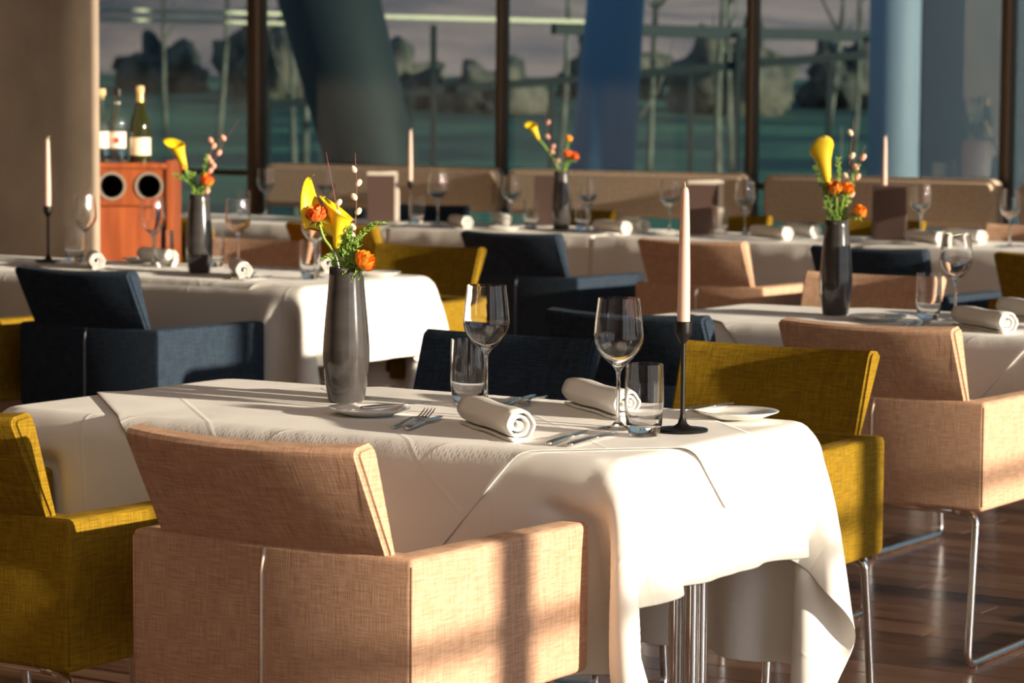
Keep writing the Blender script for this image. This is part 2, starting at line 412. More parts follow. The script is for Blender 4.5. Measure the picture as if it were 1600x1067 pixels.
# bare trees on the bank
def bare_tree(x, y, h, lean, label, m=BARK, rr=.05):
    t = thing('bare_tree', (x, y, -2.25+(y-17)*.0538))
    top = Vector((lean, 0, h))
    pts = [Vector((lean*s + .12*math.sin(5*s+x), .1*math.sin(3*s), h*s)) for s in [k/8 for k in range(9)]]
    tube('trunk', pts, [rr*(1-.8*k/8) for k in range(9)], m, t, 6)
    vs, fs = [], []
    for k in range(10):
        s = random.uniform(.35, .95); i = int(s*8); p = pts[i]; a = random.uniform(0, 2*PI); L = random.uniform(.5, 1.3)
        q = p+Vector((math.cos(a)*L*.5, math.sin(a)*L*.5, L)); mid = (p+q)/2+Vector((math.cos(a)*.1, 0, -.06))
        tube_vf([p, mid, q], [rr*.4, rr*.25, rr*.08], 5, vs, fs)
    mk('branches', vs, fs, m, t, True)['kind'] = 'stuff'
    tag(t, label, 'tree', 'bare trees on the lawn outside'); return t
for x, y, h, l in ((-3.6, 46, 8, .3), (-2.4, 35, 7.5, -.3), (.6, 47, 8.5, .6), (1.6, 38, 8, -.4), (2.3, 50, 9, .8), (3.1, 42, 8, .2), (4.4, 55, 9, -.6), (5.3, 48, 8, .4), (6.9, 58, 9, .3), (-6.3, 60, 9, .3), (-8.0, 66, 9, -.5)):
    bare_tree(x, y, h, l, 'thin bare tree standing on the lawn beyond the window wall', rr=.07)
# distant hedge bushes and light farm wall
BUSH = mat('dusk_thicket', (.16, .12, .09), .95); vary(BUSH, (.05, .05, .045), (.26, .19, .14), (1.6, 1.6, .7), 6, 0, .38, .62)
def bush(x, y, s, h):
    bm = bmesh.new(); bmesh.ops.create_icosphere(bm, subdivisions=4, radius=1)
    for v in bm.verts:
        k = 1+.22*math.sin(v.co.x*5+x)*math.cos(v.co.y*6)+.3*math.sin(v.co.x*9+2*x)*v.co.z+random.uniform(-.14, .14); v.co = Vector((v.co.x*s*k, v.co.y*s*k, v.co.z*h*k+h*.6))
    o = from_bm('bush', bm, BUSH, auto=False); o.location = (x, y, -2.5+(y-17)*.0538); tag(o, 'brown leafless thicket at the foot of the wooded hill', 'bush', 'thickets below the hill')
for k in range(12): bush(-17+3.3*k+random.uniform(-.3, .3), 80+random.uniform(-6, 8), random.uniform(1.2, 1.55), random.uniform(.8, 1.9))

# ------------------------------------------------------------------ bench under the window
for i, (a, b, lab) in enumerate(((-10.17, -8.60, 'sunlit taupe bench backrest pad in the second window bay'), (-8.48, -7.02, 'taupe bench backrest pad behind the vase in the third bay'), (-6.90, -5.58, 'shadowed brown bench backrest pad right of the middle, in the fourth bay'), (-5.46, -4.0, 'dark bench backrest pad at the right frame edge'))):
    t = thing('window_bench', G((a+b)/2, 13.18), ROT+(.065 if i < 2 else 0)); w2 = (b-a)/2
    tag(t, lab, 'bench')
    bm = bmesh.new(); prof = []
    # pad with generous rounded ends
    R = .055
    outl = []
    for cx, cz, a0 in ((w2-R, .955-R, 0), (-w2+R, .955-R, PI/2), (-w2+R, .705+R, PI), (w2-R, .705+R, 3*PI/2)):
        for k in range(7): an = a0+PI/2*k/6; outl.append((cx+R*math.cos(an), cz+R*math.sin(an)))
    A = [bm.verts.new((x, .10, z)) for x, z in outl]; B = [bm.verts.new((x, .20, z)) for x, z in outl]
    nn = len(outl)
    for k in range(nn): bm.faces.new((A[k], B[k], B[(k+1) % nn], A[(k+1) % nn]))
    fA = bm.faces.new(A); bm.faces.new(list(reversed(B)))
    bmesh.ops.recalc_face_normals(bm, faces=bm.faces[:])
    bmesh.ops.bevel(bm, geom=[e for e in fA.edges], offset=.025, segments=3, affect='EDGES')
    from_bm('back_pad', bm, BENCH, t)
    box('seat', -w2, w2, -.42, .12, .38, .46, BENCH, t, .02)
    box('plinth', -w2+.02, w2-.02, -.36, .12, 0, .38, ALU, t, .004)
    for s in (-1, 1): box('bracket', s*w2*.6-.02, s*w2*.6+.02, .14, .18, .44, .80, ALU, t, .003)

# ------------------------------------------------------------------ chair
def chair_proto(fab, seamm):
    t = thing('armchair', (0, 0, 0)); hw = .285; D = .54; z0, z1 = .372, .63; th = .058
    bm = bmesh.new()
    # U-shaped shell seen from above: rear wall at y=0, arms forward
    P = [(-hw, 0), (hw, 0), (hw, D), (hw-th, D), (hw-th, th), (-hw+th, th), (-hw+th, D), (-hw, D)]
    bo = [bm.verts.new((x, y, z0)) for x, y in P]; to = [bm.verts.new((x, y, z1)) for x, y in P]
    for v in to:                                                 # arms lean out by a hair at the rear, front corner drops a touch
        if v.co.y > .3: v.co.z -= .006
    n = 8
    for i in range(n): bm.faces.new((bo[i], bo[(i+1) % n], to[(i+1) % n], to[i]))
    for ring in (to, bo):
        bm.faces.new((ring[0], ring[1], ring[4], ring[5])); bm.faces.new((ring[1], ring[2], ring[3], ring[4])); bm.faces.new((ring[0], ring[5], ring[6], ring[7]))
    bmesh.ops.recalc_face_normals(bm, faces=bm.faces[:])
    ed = [e for e in bm.edges if len(e.link_faces) == 2 and e.calc_face_angle(0) > .5]
    vert = [e for e in ed if abs(e.verts[0].co.z-e.verts[1].co.z) > .1 and e.verts[0].co.y < .01]
    bmesh.ops.bevel(bm, geom=ed, offset=.011, segments=3, affect='EDGES', profile=.5)
    sh = from_bm('shell', bm, fab, t)
    # side seams at the two rear corners
    for s in (-1, 1):
        tube('corner_piping', [(s*(hw-.0035), .0035, z0+.012), (s*(hw-.0035), .0035, z1-.012)], .0022, fab, t, 6)
    tube('zip_seam', [(-.012, -.001, z0+.004), (-.011, -.001, z1-.045), (-.004, -.001, z1-.006)], .0032, seamm, t, 6)
    box('seat', -hw+th+.002, hw-th-.002, th, D-.015, .388, .465, fab, t, .018, 3)
    # backrest: lofted, bowed to the rear, leaning out over the shell
    vs, fs = [], []; ns = 14
    prof = [(.075, .44), (.035, .44), (.016, .60), (.006, .632), (-.088, .788), (-.089, .797), (-.082, .804), (-.050, .808), (-.040, .802), (-.033, .790), (.035, .62), (.118, .455), (.110, .445)]
    npf = len(prof)
    for i in range(ns+1):
        s = -1+2*i/ns
        for y, z in prof:
            f = max(0, (z-.60)/.2); bow = .034*(1-s*s)*f
            hwz = .233 + .002*f
            vs.append((s*hwz, y - bow + .012*f, z - .006*(1-s*s)*f))
    for i in range(ns):
        for k in range(npf):
            k2 = (k+1) % npf
            fs.append((i*npf+k, (i+1)*npf+k, (i+1)*npf+k2, i*npf+k2))
    fs.append(tuple(reversed(range(npf)))); fs.append(tuple(ns*npf+k for k in range(npf)))
    bm = bmesh.new(); bv = [bm.verts.new(v) for v in vs]
    for f in fs: bm.faces.new([bv[i] for i in f])
    bmesh.ops.recalc_face_normals(bm, faces=bm.faces[:])
    ee = [e for e in bm.edges if len(e.link_faces) == 2 and any(len(f.verts) > 6 for f in e.link_faces)]
    bmesh.ops.bevel(bm, geom=ee, offset=.007, segments=3, affect='EDGES')
    from_bm('backrest', bm, fab, t)
    # chrome sled legs, one bent tube each side
    for s in (-1, 1):
        x = s*.255
        path = fillet([(x-s*.06, .035, z0-.006), (x, .032, z0-.008), (x+s*.004, -.012, .010), (x+s*.004, D-.03, .010), (x, D-.07, z0-.008), (x-s*.06, D-.07, z0-.006)], .035, 5)
        lg = tube('leg', path, .0095, CHROME, t, 10)
        for y in (.03, D-.08): lathe('floor_glide', [(0, 0), (.010, 0), (.010, .006), (0, .006)], BLACK, lg, 10, (x+s*.004, y, -.0015))
    for y in (.035, D-.07): tube('crossbar', [(-.2, y, z0-.006), (.2, y, z0-.006)], .008, CHROME, t, 8)
    for s in (-1, 1): tube('side_bar', [(s*.2, .035, z0-.006), (s*.2, D-.07, z0-.006)], .007, CHROME, t, 8)
    return Proto(t)
CP, CO, CN = chair_proto(PINK, SEAM), chair_proto(OLIVE, SEAM), chair_proto(NAVY, SEAMN)
def near_chair(pr, u, v, label, tw=0, sc=(1, 1, 1)):
    o = pr.put(G(u, v), ROT+math.radians(tw), label, 'chair', None); o.scale = sc; return o
NS = (.986, .985, 1.017)
def far_chair(pr, u, v, label, tw=0):
    o = pr.put(G(u, v), ROT+PI+math.radians(tw), label, 'chair', None); o.scale = (1, 1, 1); return o
near_chair(CP, -2.710, 3.533, 'rose-beige armchair in the foreground, back to the viewer, sun stripes on its side', sc=NS)
near_chair(CO, -3.413, 3.540, 'mustard armchair cut by the left edge, beside the foreground beige armchair', sc=NS)
far_chair(CO, -2.845, 5.52, 'mustard armchair facing the viewer at the right end behind the front table')
far_chair(CN, -3.485, 5.42, 'navy armchair top showing behind the front table, behind the two wine glasses', 0)
near_chair(CN, -3.520, 6.11, 'dark navy armchair with its back to the viewer, behind the candlestick of the front table', sc=NS)
near_chair(CP, -2.890, 6.175, 'beige armchair at the right edge, back to the viewer, on bare wooden floor', sc=NS)
far_chair(CP, -3.79, 8.02, 'beige armchair facing the viewer behind the right table, between vase and wine glass')
near_chair(CN, -5.750, 6.59, 'navy armchair on the left, back to the viewer, sun on its right side', sc=NS)
near_chair(CO, -6.410, 6.59, 'mustard armchair sliver at the left edge beside the left navy armchair', sc=NS)
far_chair(CO, -5.82, 8.52, 'mustard armchair facing the viewer at the right end of the left table')
far_chair(CP, -6.575, 8.50, 'beige armchair facing the viewer behind the left table, behind its wine glasses')
near_chair(CO, -8.12, 9.90, 'mustard armchair in the window row, half hidden behind the left table vase')
near_chair(CO, -7.15, 9.83, 'mustard armchair in the window row, just left of the large navy one')
near_chair(CN, -6.14, 9.68, 'large dark navy armchair in the window row with a sunlit arm top')
near_chair(CP, -5.27, 9.62, 'brown-beige armchair in the window row behind the tall front candle')
near_chair(CN, -4.50, 9.58, 'dark navy armchair in the window row behind the right table vase')
near_chair(CO, -3.77, 9.60, 'mustard armchair cut by the right edge in the window row')
far_chair(CN, -8.05, 11.80, 'navy armchair top on the window side, right of the small dark candlestick')
far_chair(CO, -7.18, 11.78, 'mustard armchair top on the window side, right of the window row vase')
far_chair(CO, -6.30, 11.72, 'mustard armchair top on the window side, right of the pale-edged menu')
far_chair(CO, -5.52, 11.72, 'mustard armchair top on the window side, behind the rightmost brown menu')
far_chair(CP, -4.72, 11.66, 'beige armchair top on the window side at the far right')

# ------------------------------------------------------------------ tables and linen
def table(u0, u1, v0, v1, label, ends=(1, 1)):
    t = thing('dining_table', G((u0+u1)/2, (v0+v1)/2), ROT); hx, hy = (u1-u0)/2, (v1-v0)/2
    box('tabletop', -hx+.027, hx-.027, -hy+.027, hy-.027, .705, .736, TABLEW, t, .008)
    for s in (-1, 1):
        bx = s*(hx-.090)
        box('foot_bar', bx-.028, bx+.028, -.30, .30, 0, .030, CHROME, t, .006)
        for dx, dy in ((-.017, -.017), (.017, -.017), (-.017, .017), (.017, .017)):
            lathe('pedestal_tube', [(0, .029), (.0118, .029), (.0118, .706), (0, .706)], CHROME, t, 20, (bx+dx, dy, 0))
    return tag(t, label, 'table')
def drape(W_, D_, oe0, oe1, of, ob, boxes, h=.02, steps=520, rot=None, infl=.0, seed=1, zt=.741):
    """cloth hung over a table top of W_ x D_ by position-based dynamics.  Origin: middle of the table, z = world"""
    rng = np.random.default_rng(seed); hx, hy = W_/2, D_/2
    if rot is None:
        x0, x1, y0, y1 = -hx-oe0, hx+oe1, -hy-of, hy+ob
        nx, ny = int(round((x1-x0)/h))+1, int(round((y1-y0)/h))+1
        X, Y = np.meshgrid(np.linspace(x0, x1, nx), np.linspace(y0, y1, ny), indexing='ij')
    else:
        L, ang, cx, cy = rot; nx = ny = int(round(L/h))+1; s = np.linspace(-L/2, L/2, nx); A, B = np.meshgrid(s, s, indexing='ij')
        X = cx+A*math.cos(ang)-B*math.sin(ang); Y = cy+A*math.sin(ang)+B*math.cos(ang)
    P = np.stack([X, Y, np.full_like(X, zt+infl)], -1)
    hxx = np.linalg.norm(P[1, 0]-P[0, 0]); hyy = np.linalg.norm(P[0, 1]-P[0, 0])
    inside = (np.abs(X) < hx-.03) & (np.abs(Y) < hy-.03)
    wgt = np.where(inside, 0.0, 1.0)[..., None]
    ox = np.maximum(np.abs(X)-hx, 0); oy = np.maximum(np.abs(Y)-hy, 0)
    P[..., 2] += rng.normal(0, .0008, X.shape)*(1-inside)
    P[..., 2] -= .02*(ox+oy)
    V = np.zeros_like(P); rc = .014; frac = [0]
    cons = []
    def add(di, dj, st):
        rest_ = math.hypot(di*hxx, dj*hyy)
        for oi in range(2 if di else 1):
            for oj in range(2 if (dj and not di) else 1):
                mi = 2*abs(di) if di else 1; mj = 2*abs(dj) if (dj and not di) else 1
                offs_i = range(abs(di)) if di else (0,)
                offs_j = range(abs(dj)) if (dj and not di) else (0,)
                cons.append((di, dj, rest_, st, oi, oj))
    for c in ((1, 0, 1.), (0, 1, 1.), (1, 1, .6), (1, -1, .6), (2, 0, .12), (0, 2, .12), (3, 0, .05), (0, 3, .05)): add(*c)
    def solve(di, dj, rest_, st, oi, oj):
        n, m = P.shape[:2]; adj = abs(dj); a_i = di
        ia = np.arange(0, n-a_i); ja = np.arange(adj if dj < 0 else 0, m-(dj if dj > 0 else 0))
        if di: ia = ia[(ia//a_i) % 2 == oi]
        else: ja = ja[(ja//adj) % 2 == oj]
        if not len(ia) or not len(ja): return
        A_ = P[np.ix_(ia, ja)]; B_ = P[np.ix_(ia+di, ja+dj)]
        wa, wb = wgt[np.ix_(ia, ja)], wgt[np.ix_(ia+di, ja+dj)]
        d = B_-A_; l = np.linalg.norm(d, axis=-1, keepdims=True)+1e-9
        s_ = wa+wb; s_[s_ == 0] = 1
        c = d*((l-rest_)/l)*st/s_
        P[np.ix_(ia, ja)] = A_+c*wa; P[np.ix_(ia+di, ja+dj)] = B_-c*wb
    def coll():
        q = np.abs(P[..., :2]) - (np.array([hx, hy])+infl) + rc
        qz = np.abs(P[..., 2]-(zt+infl-.04)) - .04 + rc
        Q = np.concatenate([q, qz[..., None]], -1); pos = np.maximum(Q, 0); lo = np.linalg.norm(pos, axis=-1)
        dist = lo + np.minimum(Q.max(-1), 0) - rc
        gr = np.where(lo[..., None] > 1e-6, pos/(lo[..., None]+1e-9), 0)*np.sign(np.concatenate([P[..., :2], (P[..., 2:]-(zt+infl-.04))], -1))
        ins = lo <= 1e-6
        am = Q.argmax(-1); sg = np.sign(np.concatenate([P[..., :2], (P[..., 2:]-(zt+infl-.04))], -1)); one = np.eye(3)[am]*sg
        gr[ins] = one[ins]
        mv = np.maximum(-dist, 0)[..., None]*wgt
        P[...] += gr*mv
        # never drift back under the top
        under = (P[..., 2] < zt+infl-.10)
        for ax, hh in ((0, hx+infl), (1, hy+infl)):
            pass
        near_f = (P[..., 2] < zt+infl-.03) & (P[..., 2] > .66) & (P[..., 1] < 0) & (Y < -hy) & (np.abs(X) < hx)
        P[..., 1] = np.where(near_f & (P[..., 1] > -hy-infl*.6), -hy-infl*.6, P[..., 1])
        for bx0, bx1, by1, bz in boxes:
            y_ = min(by1, -hy-.10+(by1+hy+.10)*max(0, frac[0]-.15)/.5)
            k = (P[..., 0] > bx0) & (P[..., 0] < bx1) & (P[..., 1] < y_) & (P[..., 2] < bz)
            P[..., 1] = np.where(k, y_, P[..., 1])
    dt = .012
    for it in range(steps):
        frac[0] = it/steps
        Vd = V*.975; Vd[..., 2] -= 2.6*dt; old = P.copy(); P += Vd*dt*wgt
        for _ in range(2):
            for c in cons: solve(*c)
        coll()
        V = (P-old)/dt
        sp = np.linalg.norm(V, axis=-1, keepdims=True); V *= np.minimum(1, 2.0/(sp+1e-9))
    return P, nx, ny
def grid_uv(me, nx, ny, st):
    uv = me.uv_layers.new(name='weave'); idx = np.zeros(len(me.loops), dtype=np.int32); me.loops.foreach_get('vertex_index', idx)
    out = np.stack([(idx//ny)*st[0], (idx % ny)*st[1]], -1).astype(np.float32); uv.data.foreach_set('uv', out.ravel())
def cloth_obj(name, P, nx, ny, m):
    vs = P.reshape(-1, 3)
    fs = [(i*ny+j, (i+1)*ny+j, (i+1)*ny+j+1, i*ny+j+1) for i in range(nx-1) for j in range(ny-1)]
    o = mk(name, vs, fs, m, None, True); grid_uv(o.data, nx, ny, (1.85/93, 1.53/77))
    sf = o.modifiers.new('hem_thickness', 'SOLIDIFY'); sf.thickness = .0016; sf.offset = 1
    sb = o.modifiers.new('smooth', 'SUBSURF'); sb.levels = 1; sb.render_levels = 1
    return o
# front table (also the linen of the right table, laid the same way)
T1 = (-3.80, -2.35, 4.05, 4.81)
W1, D1 = T1[1]-T1[0], T1[3]-T1[2]
def chair_boxes(centres, edge, push):          # arm tips and seat fronts that press into the hanging cloth
    out = []
    for c in centres:
        out += [(c-.256-.05, c-.256+.05, edge+push, .655), (c+.256-.05, c+.256+.05, edge+push, .655), (c-.26, c+.26, edge+push-.015, .475)]
    return out
bx = chair_boxes((.365, -.338), -.38, .028)
PA, nxa, nya = drape(W1, D1, .22, .215, .345, .42, bx)
cl = cloth_obj('tablecloth', PA, nxa, nya, LINEN)
cl.location = G((T1[0]+T1[1])/2, (T1[2]+T1[3])/2); cl.rotation_euler = (0, 0, ROT)
tag(cl, 'white tablecloth hanging in pointed folds over the large front table', 'tablecloth')
table(*T1, 'front dining table on four chrome pedestal tubes under the white cloth')
POv, nox, noy = drape(W1, D1, 0, 0, 0, 0, [(a-.01, b+.01, c-.012, .658) for a, b, c, d in bx], h=.02, steps=300, rot=(1.10, PI/4+.02, .065, -.05), infl=.0045)
ov = cloth_obj('overlay_cloth', POv, nox, noy, LINEN)
ov.location = cl.location; ov.rotation_euler = (0, 0, ROT)
tag(ov, 'white square overlay cloth laid diagonally on the front table, corner hanging down', 'overlay cloth')
T4 = (-3.95, -2.50, 6.72, 7.50)
table(*T4, 'right dining table carrying the vase, behind the beige armchair')
c4 = cl.copy(); COL.objects.link(c4); c4.location = G((T4[0]+T4[1])/2, (T4[2]+T4[3])/2)
tag(c4, 'white tablecloth on the right table behind the beige armchair', 'tablecloth')
o4 = ov.copy(); COL.objects.link(o4); o4.location = c4.location
tag(o4, 'white overlay cloth laid diagonally on the right table', 'overlay cloth')
T2 = (-7.45, -5.37, 7.20, 7.98)
table(*T2, 'left dining table behind the navy armchair')
W2 = T2[1]-T2[0]
PB, nxb, nyb = drape(W2, .78, .22, .24, .33, .36, [], h=.026, steps=420, seed=5)
c2 = cloth_obj('tablecloth', PB, nxb, nyb, LINEN); c2.location = G((T2[0]+T2[1])/2, (T2[2]+T2[3])/2); c2.rotation_euler = (0, 0, ROT)
tag(c2, 'white tablecloth on the left table, its sunlit end hanging beside the mustard armchair', 'tablecloth')
o2 = ov.copy(); COL.objects.link(o2); o2.location = G(T2[1]-W1/2, 7.59)
tag(o2, 'white overlay cloth laid diagonally on the left table', 'overlay cloth')
# window row: four abutting tables
def skirt_cloth(u0, u1, v0, v1, label, ph, zo):
    vs, fs = [], []; L = u1-u0; nx = 48
    prof = []
    for k in range(6): prof.append((v0-.006, .741-.34+.33*k/5, 1-k/5))
    for k in range(1, 5): a = PI-PI/2*k/4; prof.append((v0+.010+.016*math.cos(a), .725+.016*math.sin(a)+.0, 0))
    for k in range(1, 6): prof.append((v0+.01+(v1-v0-.02)*k/5, .741, 0))
    for k in range(1, 5): a = PI/2-PI/2*k/4; prof.append((v1-.010+.016*math.cos(a), .725+.016*math.sin(a), 0))
    for k in range(1, 6): prof.append((v1+.006, .725-.33*k/5, k/5))
    n = len(prof)
    for i in range(nx+1):
        s = i/nx
        for v, z, f in prof:
            wv = f*.012*(math.sin(s*23+ph)+.5*math.sin(s*51+ph*2)); sg = -1 if v < (v0+v1)/2 else 1
            vs.append((u0+L*s, v+sg*(wv+.006*f), z+zo))
    for i in range(nx):
        for k in range(n-1): fs.append((i*n+k, (i+1)*n+k, (i+1)*n+k+1, i*n+k+1))
    o = mk('tablecloth', vs, fs, LINEN, None, True); grid_uv(o.data, nx+1, n, (L/nx, .05)); o.rotation_euler = (0, 0, ROT)
    sf = o.modifiers.new('hem_thickness', 'SOLIDIFY'); sf.thickness = .0016; sf.offset = 0
    return tag(o, label, 'tablecloth')
FV0, FV1 = 10.70, 11.42
for i, (a, b, n1, n2) in enumerate(((-9.25, -7.50, 'window row table at the left, with the dark candlestick', 'white cloth of the window row table left of the navy armchair'), (-7.50, -6.40, 'window row table under its grey vase', 'white cloth of the window row table with the grey vase'), (-6.40, -5.10, 'window row table with the pale-edged menu', 'white cloth of the window row table with the pale-edged menu'), (-5.10, -3.4, 'window row table at the right edge', 'white cloth of the window row table at the right edge'))):
    table(a+.01, b-.01, FV0, FV1, n1); skirt_cloth(a-.012, b+.012, FV0, FV1, n2, i*1.7, .0022*(i % 2))

# ------------------------------------------------------------------ tableware prototypes
def wine_proto():
    t = thing('wine_glass', (0, 0, 0))
    outer = [(0, 0), (.036, 0), (.0372, .0012), (.030, .0028), (.012, .0065), (.0052, .014), (.0038, .030), (.0034, .070), (.0038, .098), (.0060, .108), (.0135, .1175), (.0280, .1300), (.0395, .1450), (.0448, .1590), (.0455, .1665), (.0446, .178), (.0422, .204), (.0389, .232), (.0382, .2398)]
    inner = [(.0372, .2398), (.0379, .231), (.0412, .204), (.0436, .178), (.0444, .167), (.0436, .160), (.0383, .1465), (.0268, .1325), (.012, .1212), (.004, .1165), (0, .116)]
    lathe('glass_body', outer+inner, GLASS, t, 40, sharp=60)
    return Proto(t)
def tumbler_proto():
    t = thing('tumbler', (0, 0, 0))
    lathe('glass_body', [(0, 0), (.024, 0), (.027, .002), (.0315, .018), (.0348, .045), (.0356, .070), (.0348, .100), (.0335, .1295), (.0323, .1295), (.0336, .100), (.0344, .070), (.0336, .047), (.0300, .026), (.024, .0185), (0, .017)], GLASS, t, 36, sharp=60)
    return Proto(t)
def vase_proto():
    t = thing('vase', (0, 0, 0))
    lathe('vase_body', [(0, 0), (.032, 0), (.036, .004), (.0415, .035), (.0452, .070), (.0462, .095), (.0450, .125), (.0412, .170), (.0370, .215), (.0342, .250), (.0338, .266), (.0325, .267), (.0315, .264), (.034, .215), (.038, .160), (.0405, .100), (.036, .03), (0, .02)], CERAM, t, 48, sharp=60)
    return Proto(t)
def holder_proto():
    t = thing('candlestick', (0, 0, 0))
    lathe('foot', [(0, 0), (.046, 0), (.0475, .0025), (.046, .005), (.018, .0075), (.009, .014), (.005, .026), (.0045, .030), (0, .030)], BLACK, t, 40)
    lathe('stem', [(0, .028), (.0043, .028), (.0043, .164), (0, .164)], BLACK, t, 16)
    lathe('cup', [(0, .160), (.0048, .160), (.009, .167), (.0145, .176), (.0155, .182), (.0155, .199), (.0140, .200), (.0125, .199), (.0125, .184), (0, .184)], BLACK, t, 28)
    return Proto(t)
def candle_proto():
    t = thing('candle', (0, 0, 0))
    lathe('wax', [(0, 0), (.0112, 0), (.0118, .02), (.0112, .10), (.0094, .19), (.0074, .246), (.006, .255), (.003, .259), (0, .260)], CANDLE, t, 24)
    tube('wick', [(0, 0, .257), (.001, 0, .262), (.004, 0, .2635), (.007, 0, .2655), (.009, 0, .268)], .0009, WICK, t, 6)
    return Proto(t)
def plate_proto():
    t = thing('bread_plate', (0, 0, 0))
    lathe('plate_body', [(0, 0), (.046, 0), (.050, .002), (.068, .0085), (.0785, .0125), (.0795, .0140), (.078, .0148), (.066, .0115), (.052, .0062), (.046, .0052), (0, .005)], PORC, t, 56, sharp=60)
    return Proto(t)
def ribbon(ys, ws, zs, th, closed=True):
    """blade-like loft along y : half width ws, height zs, thickness th"""
    vs, fs = [], []
    for y, w_, z, tt in zip(ys, ws, zs, th):
        vs += [(-w_, y, z), (-w_*.6, y, z+tt*.5), (w_*.6, y, z+tt*.5), (w_, y, z), (w_*.6, y, z-tt*.5), (-w_*.6, y, z-tt*.5)]
    n = len(ys)
    for i in range(n-1):
        for k in range(6): fs.append((i*6+k, (i+1)*6+k, (i+1)*6+(k+1) % 6, i*6+(k+1) % 6))
    fs.append((0, 1, 2, 3, 4, 5)); fs.append(tuple((n-1)*6+k for k in (5, 4, 3, 2, 1, 0)))
    return vs, fs
def knife_proto(L=.215):
    t = thing('table_knife', (0, 0, 0)); k = L/.215
    vs, fs = ribbon([y*k for y in (0, .006, .04, .09, .112, .118)], [.0045, .0062, .0068, .0050, .0038, .0040], [.004]*6, [.005, .0065, .007, .006, .005, .003])
    mk('handle', vs, fs, STEEL, t, True)
    vs, fs = ribbon([y*k for y in (.116, .125, .16, .19, .208, .2145)], [.0042, .0080, .0095, .0092, .0065, .0015], [.004]*6, [.003, .0018, .0016, .0014, .0012, .001])
    mk('blade', vs, fs, STEEL, t, True)
    return Proto(t)
def fork_proto():
    t = thing('table_fork', (0, 0, 0))
    vs, fs = ribbon([0, .006, .03, .07, .11, .135], [.0035, .0055, .006, .0042, .0028, .003], [.003, .003, .0035, .007, .010, .008], [.003, .0035, .0035, .003, .003, .003])
    mk('handle', vs, fs, STEEL, t, True)
    vs, fs = ribbon([.132, .140, .150, .160, .168], [.003, .0075, .0115, .0122, .0120], [.0085, .005, .0032, .003, .0045], [.002]*5)
    mk('fork_head', vs, fs, STEEL, t, True)
    for x in (-.0100, -.0034, .0034, .0100):
        vs, fs = ribbon([.166, .180, .195, .207], [.0021, .0018, .0016, .0008], [.0042, .0075, .012, .017], [.0018, .0016, .0014, .0009])
        vs = [(a+x, b, c) for a, b, c in vs]; mk('tine', vs, fs, STEEL, t, True)
    return Proto(t)
def napkin_proto():
    """linen rolled into a loose scroll lying along +y, spiral visible at y = 0"""
    t = thing('rolled_napkin', (0, 0, 0)); turns = 2.5; n = 72; L = .29; R = .0295
    def pt(th_):
        s = th_/(turns*2*PI); r = .005+(R-.005)*s**.85
        r *= 1+.05*math.cos(6*(th_)+.5)*s                                # slightly faceted folds
        return (r*math.cos(-th_+1.0), R*.97+r*math.sin(-th_+1.0))
    vs, fs = [], []; rows = 9; d = .0017
    for j in range(rows):
        y = L*j/(rows-1); sc = 1+.05*math.sin(j*1.3); tw = .02*math.sin(j*.9)
        for i in range(n+1):
            th_ = turns*2*PI*i/n; x, z = pt(th_)
            yy = y + (.010*(1-i/n) if j == 0 else (-.010*(1-i/n) if j == rows-1 else 0))
            vs.append((x*sc, yy, max(.001, R*.97+(z-R*.97)*sc)))
    for j in range(rows-1):
        for i in range(n): a = j*(n+1)+i; fs.append((a, a+1, a+n+2, a+n+1))
    o = mk('linen_roll', vs, fs, NAPKIN, t, True)
    s = o.modifiers.new('thick', 'SOLIDIFY'); s.thickness = .0046; s.offset = -.3
    return Proto(t)
def menu_proto(open_w=.155, h=.235, framed=False):
    t = thing('menu_card', (0, 0, 0)); a = math.radians(20)
    if framed:                                                   # pale sheets stand proud of the cover at the top and one side
        for s in (1, -1):
            o = box('page_block', 0, open_w+.004, -.004, .004, 0, h+.004, PAGE, t, .001, 1); o.rotation_euler = (0, 0, s*a)
            o = box('cover', .004, open_w-.016, -.0065 if s < 0 else .0040, -.0040 if s < 0 else .0065, 0, h-.012, MENU, t, .0008, 1); o.rotation_euler = (0, 0, s*a)
        return Proto(t)
    for s, nm in ((1, 'front_cover'), (-1, 'rear_cover')):
        o = box(nm, 0, open_w, -.002, .002, 0, h, MENU, t, .0012, 1); o.rotation_euler = (0, 0, s*a)
    for s in (-1, 1):
        o = box('page_sheet', .003, open_w-.006, -.0015, .0015, .004, h-.006, PAGE, t); o.rotation_euler = (0, 0, s*a*.80)
    return Proto(t)
WG, TB, VS, CH, CD, PLT, KN, FK, NP, MN = wine_proto(), tumbler_proto(), vase_proto(), holder_proto(), candle_proto(), plate_proto(), knife_proto(), fork_proto(), napkin_proto(), menu_proto()
MF = menu_proto(framed=True); SK = knife_proto(.17); SK.root.name = 'butter_knife'; proto_kids(SK.root)
ZT = .7485
def at(pr, u, v, label, cat, z=ZT, rz=0.0, group=None): return pr.put(G(u, v, z), ROT+rz, label, cat, group)
def uvdir(a, b): return math.atan2(b[1]-a[1], b[0]-a[0])-PI/2      # rotation so +y points a -> b
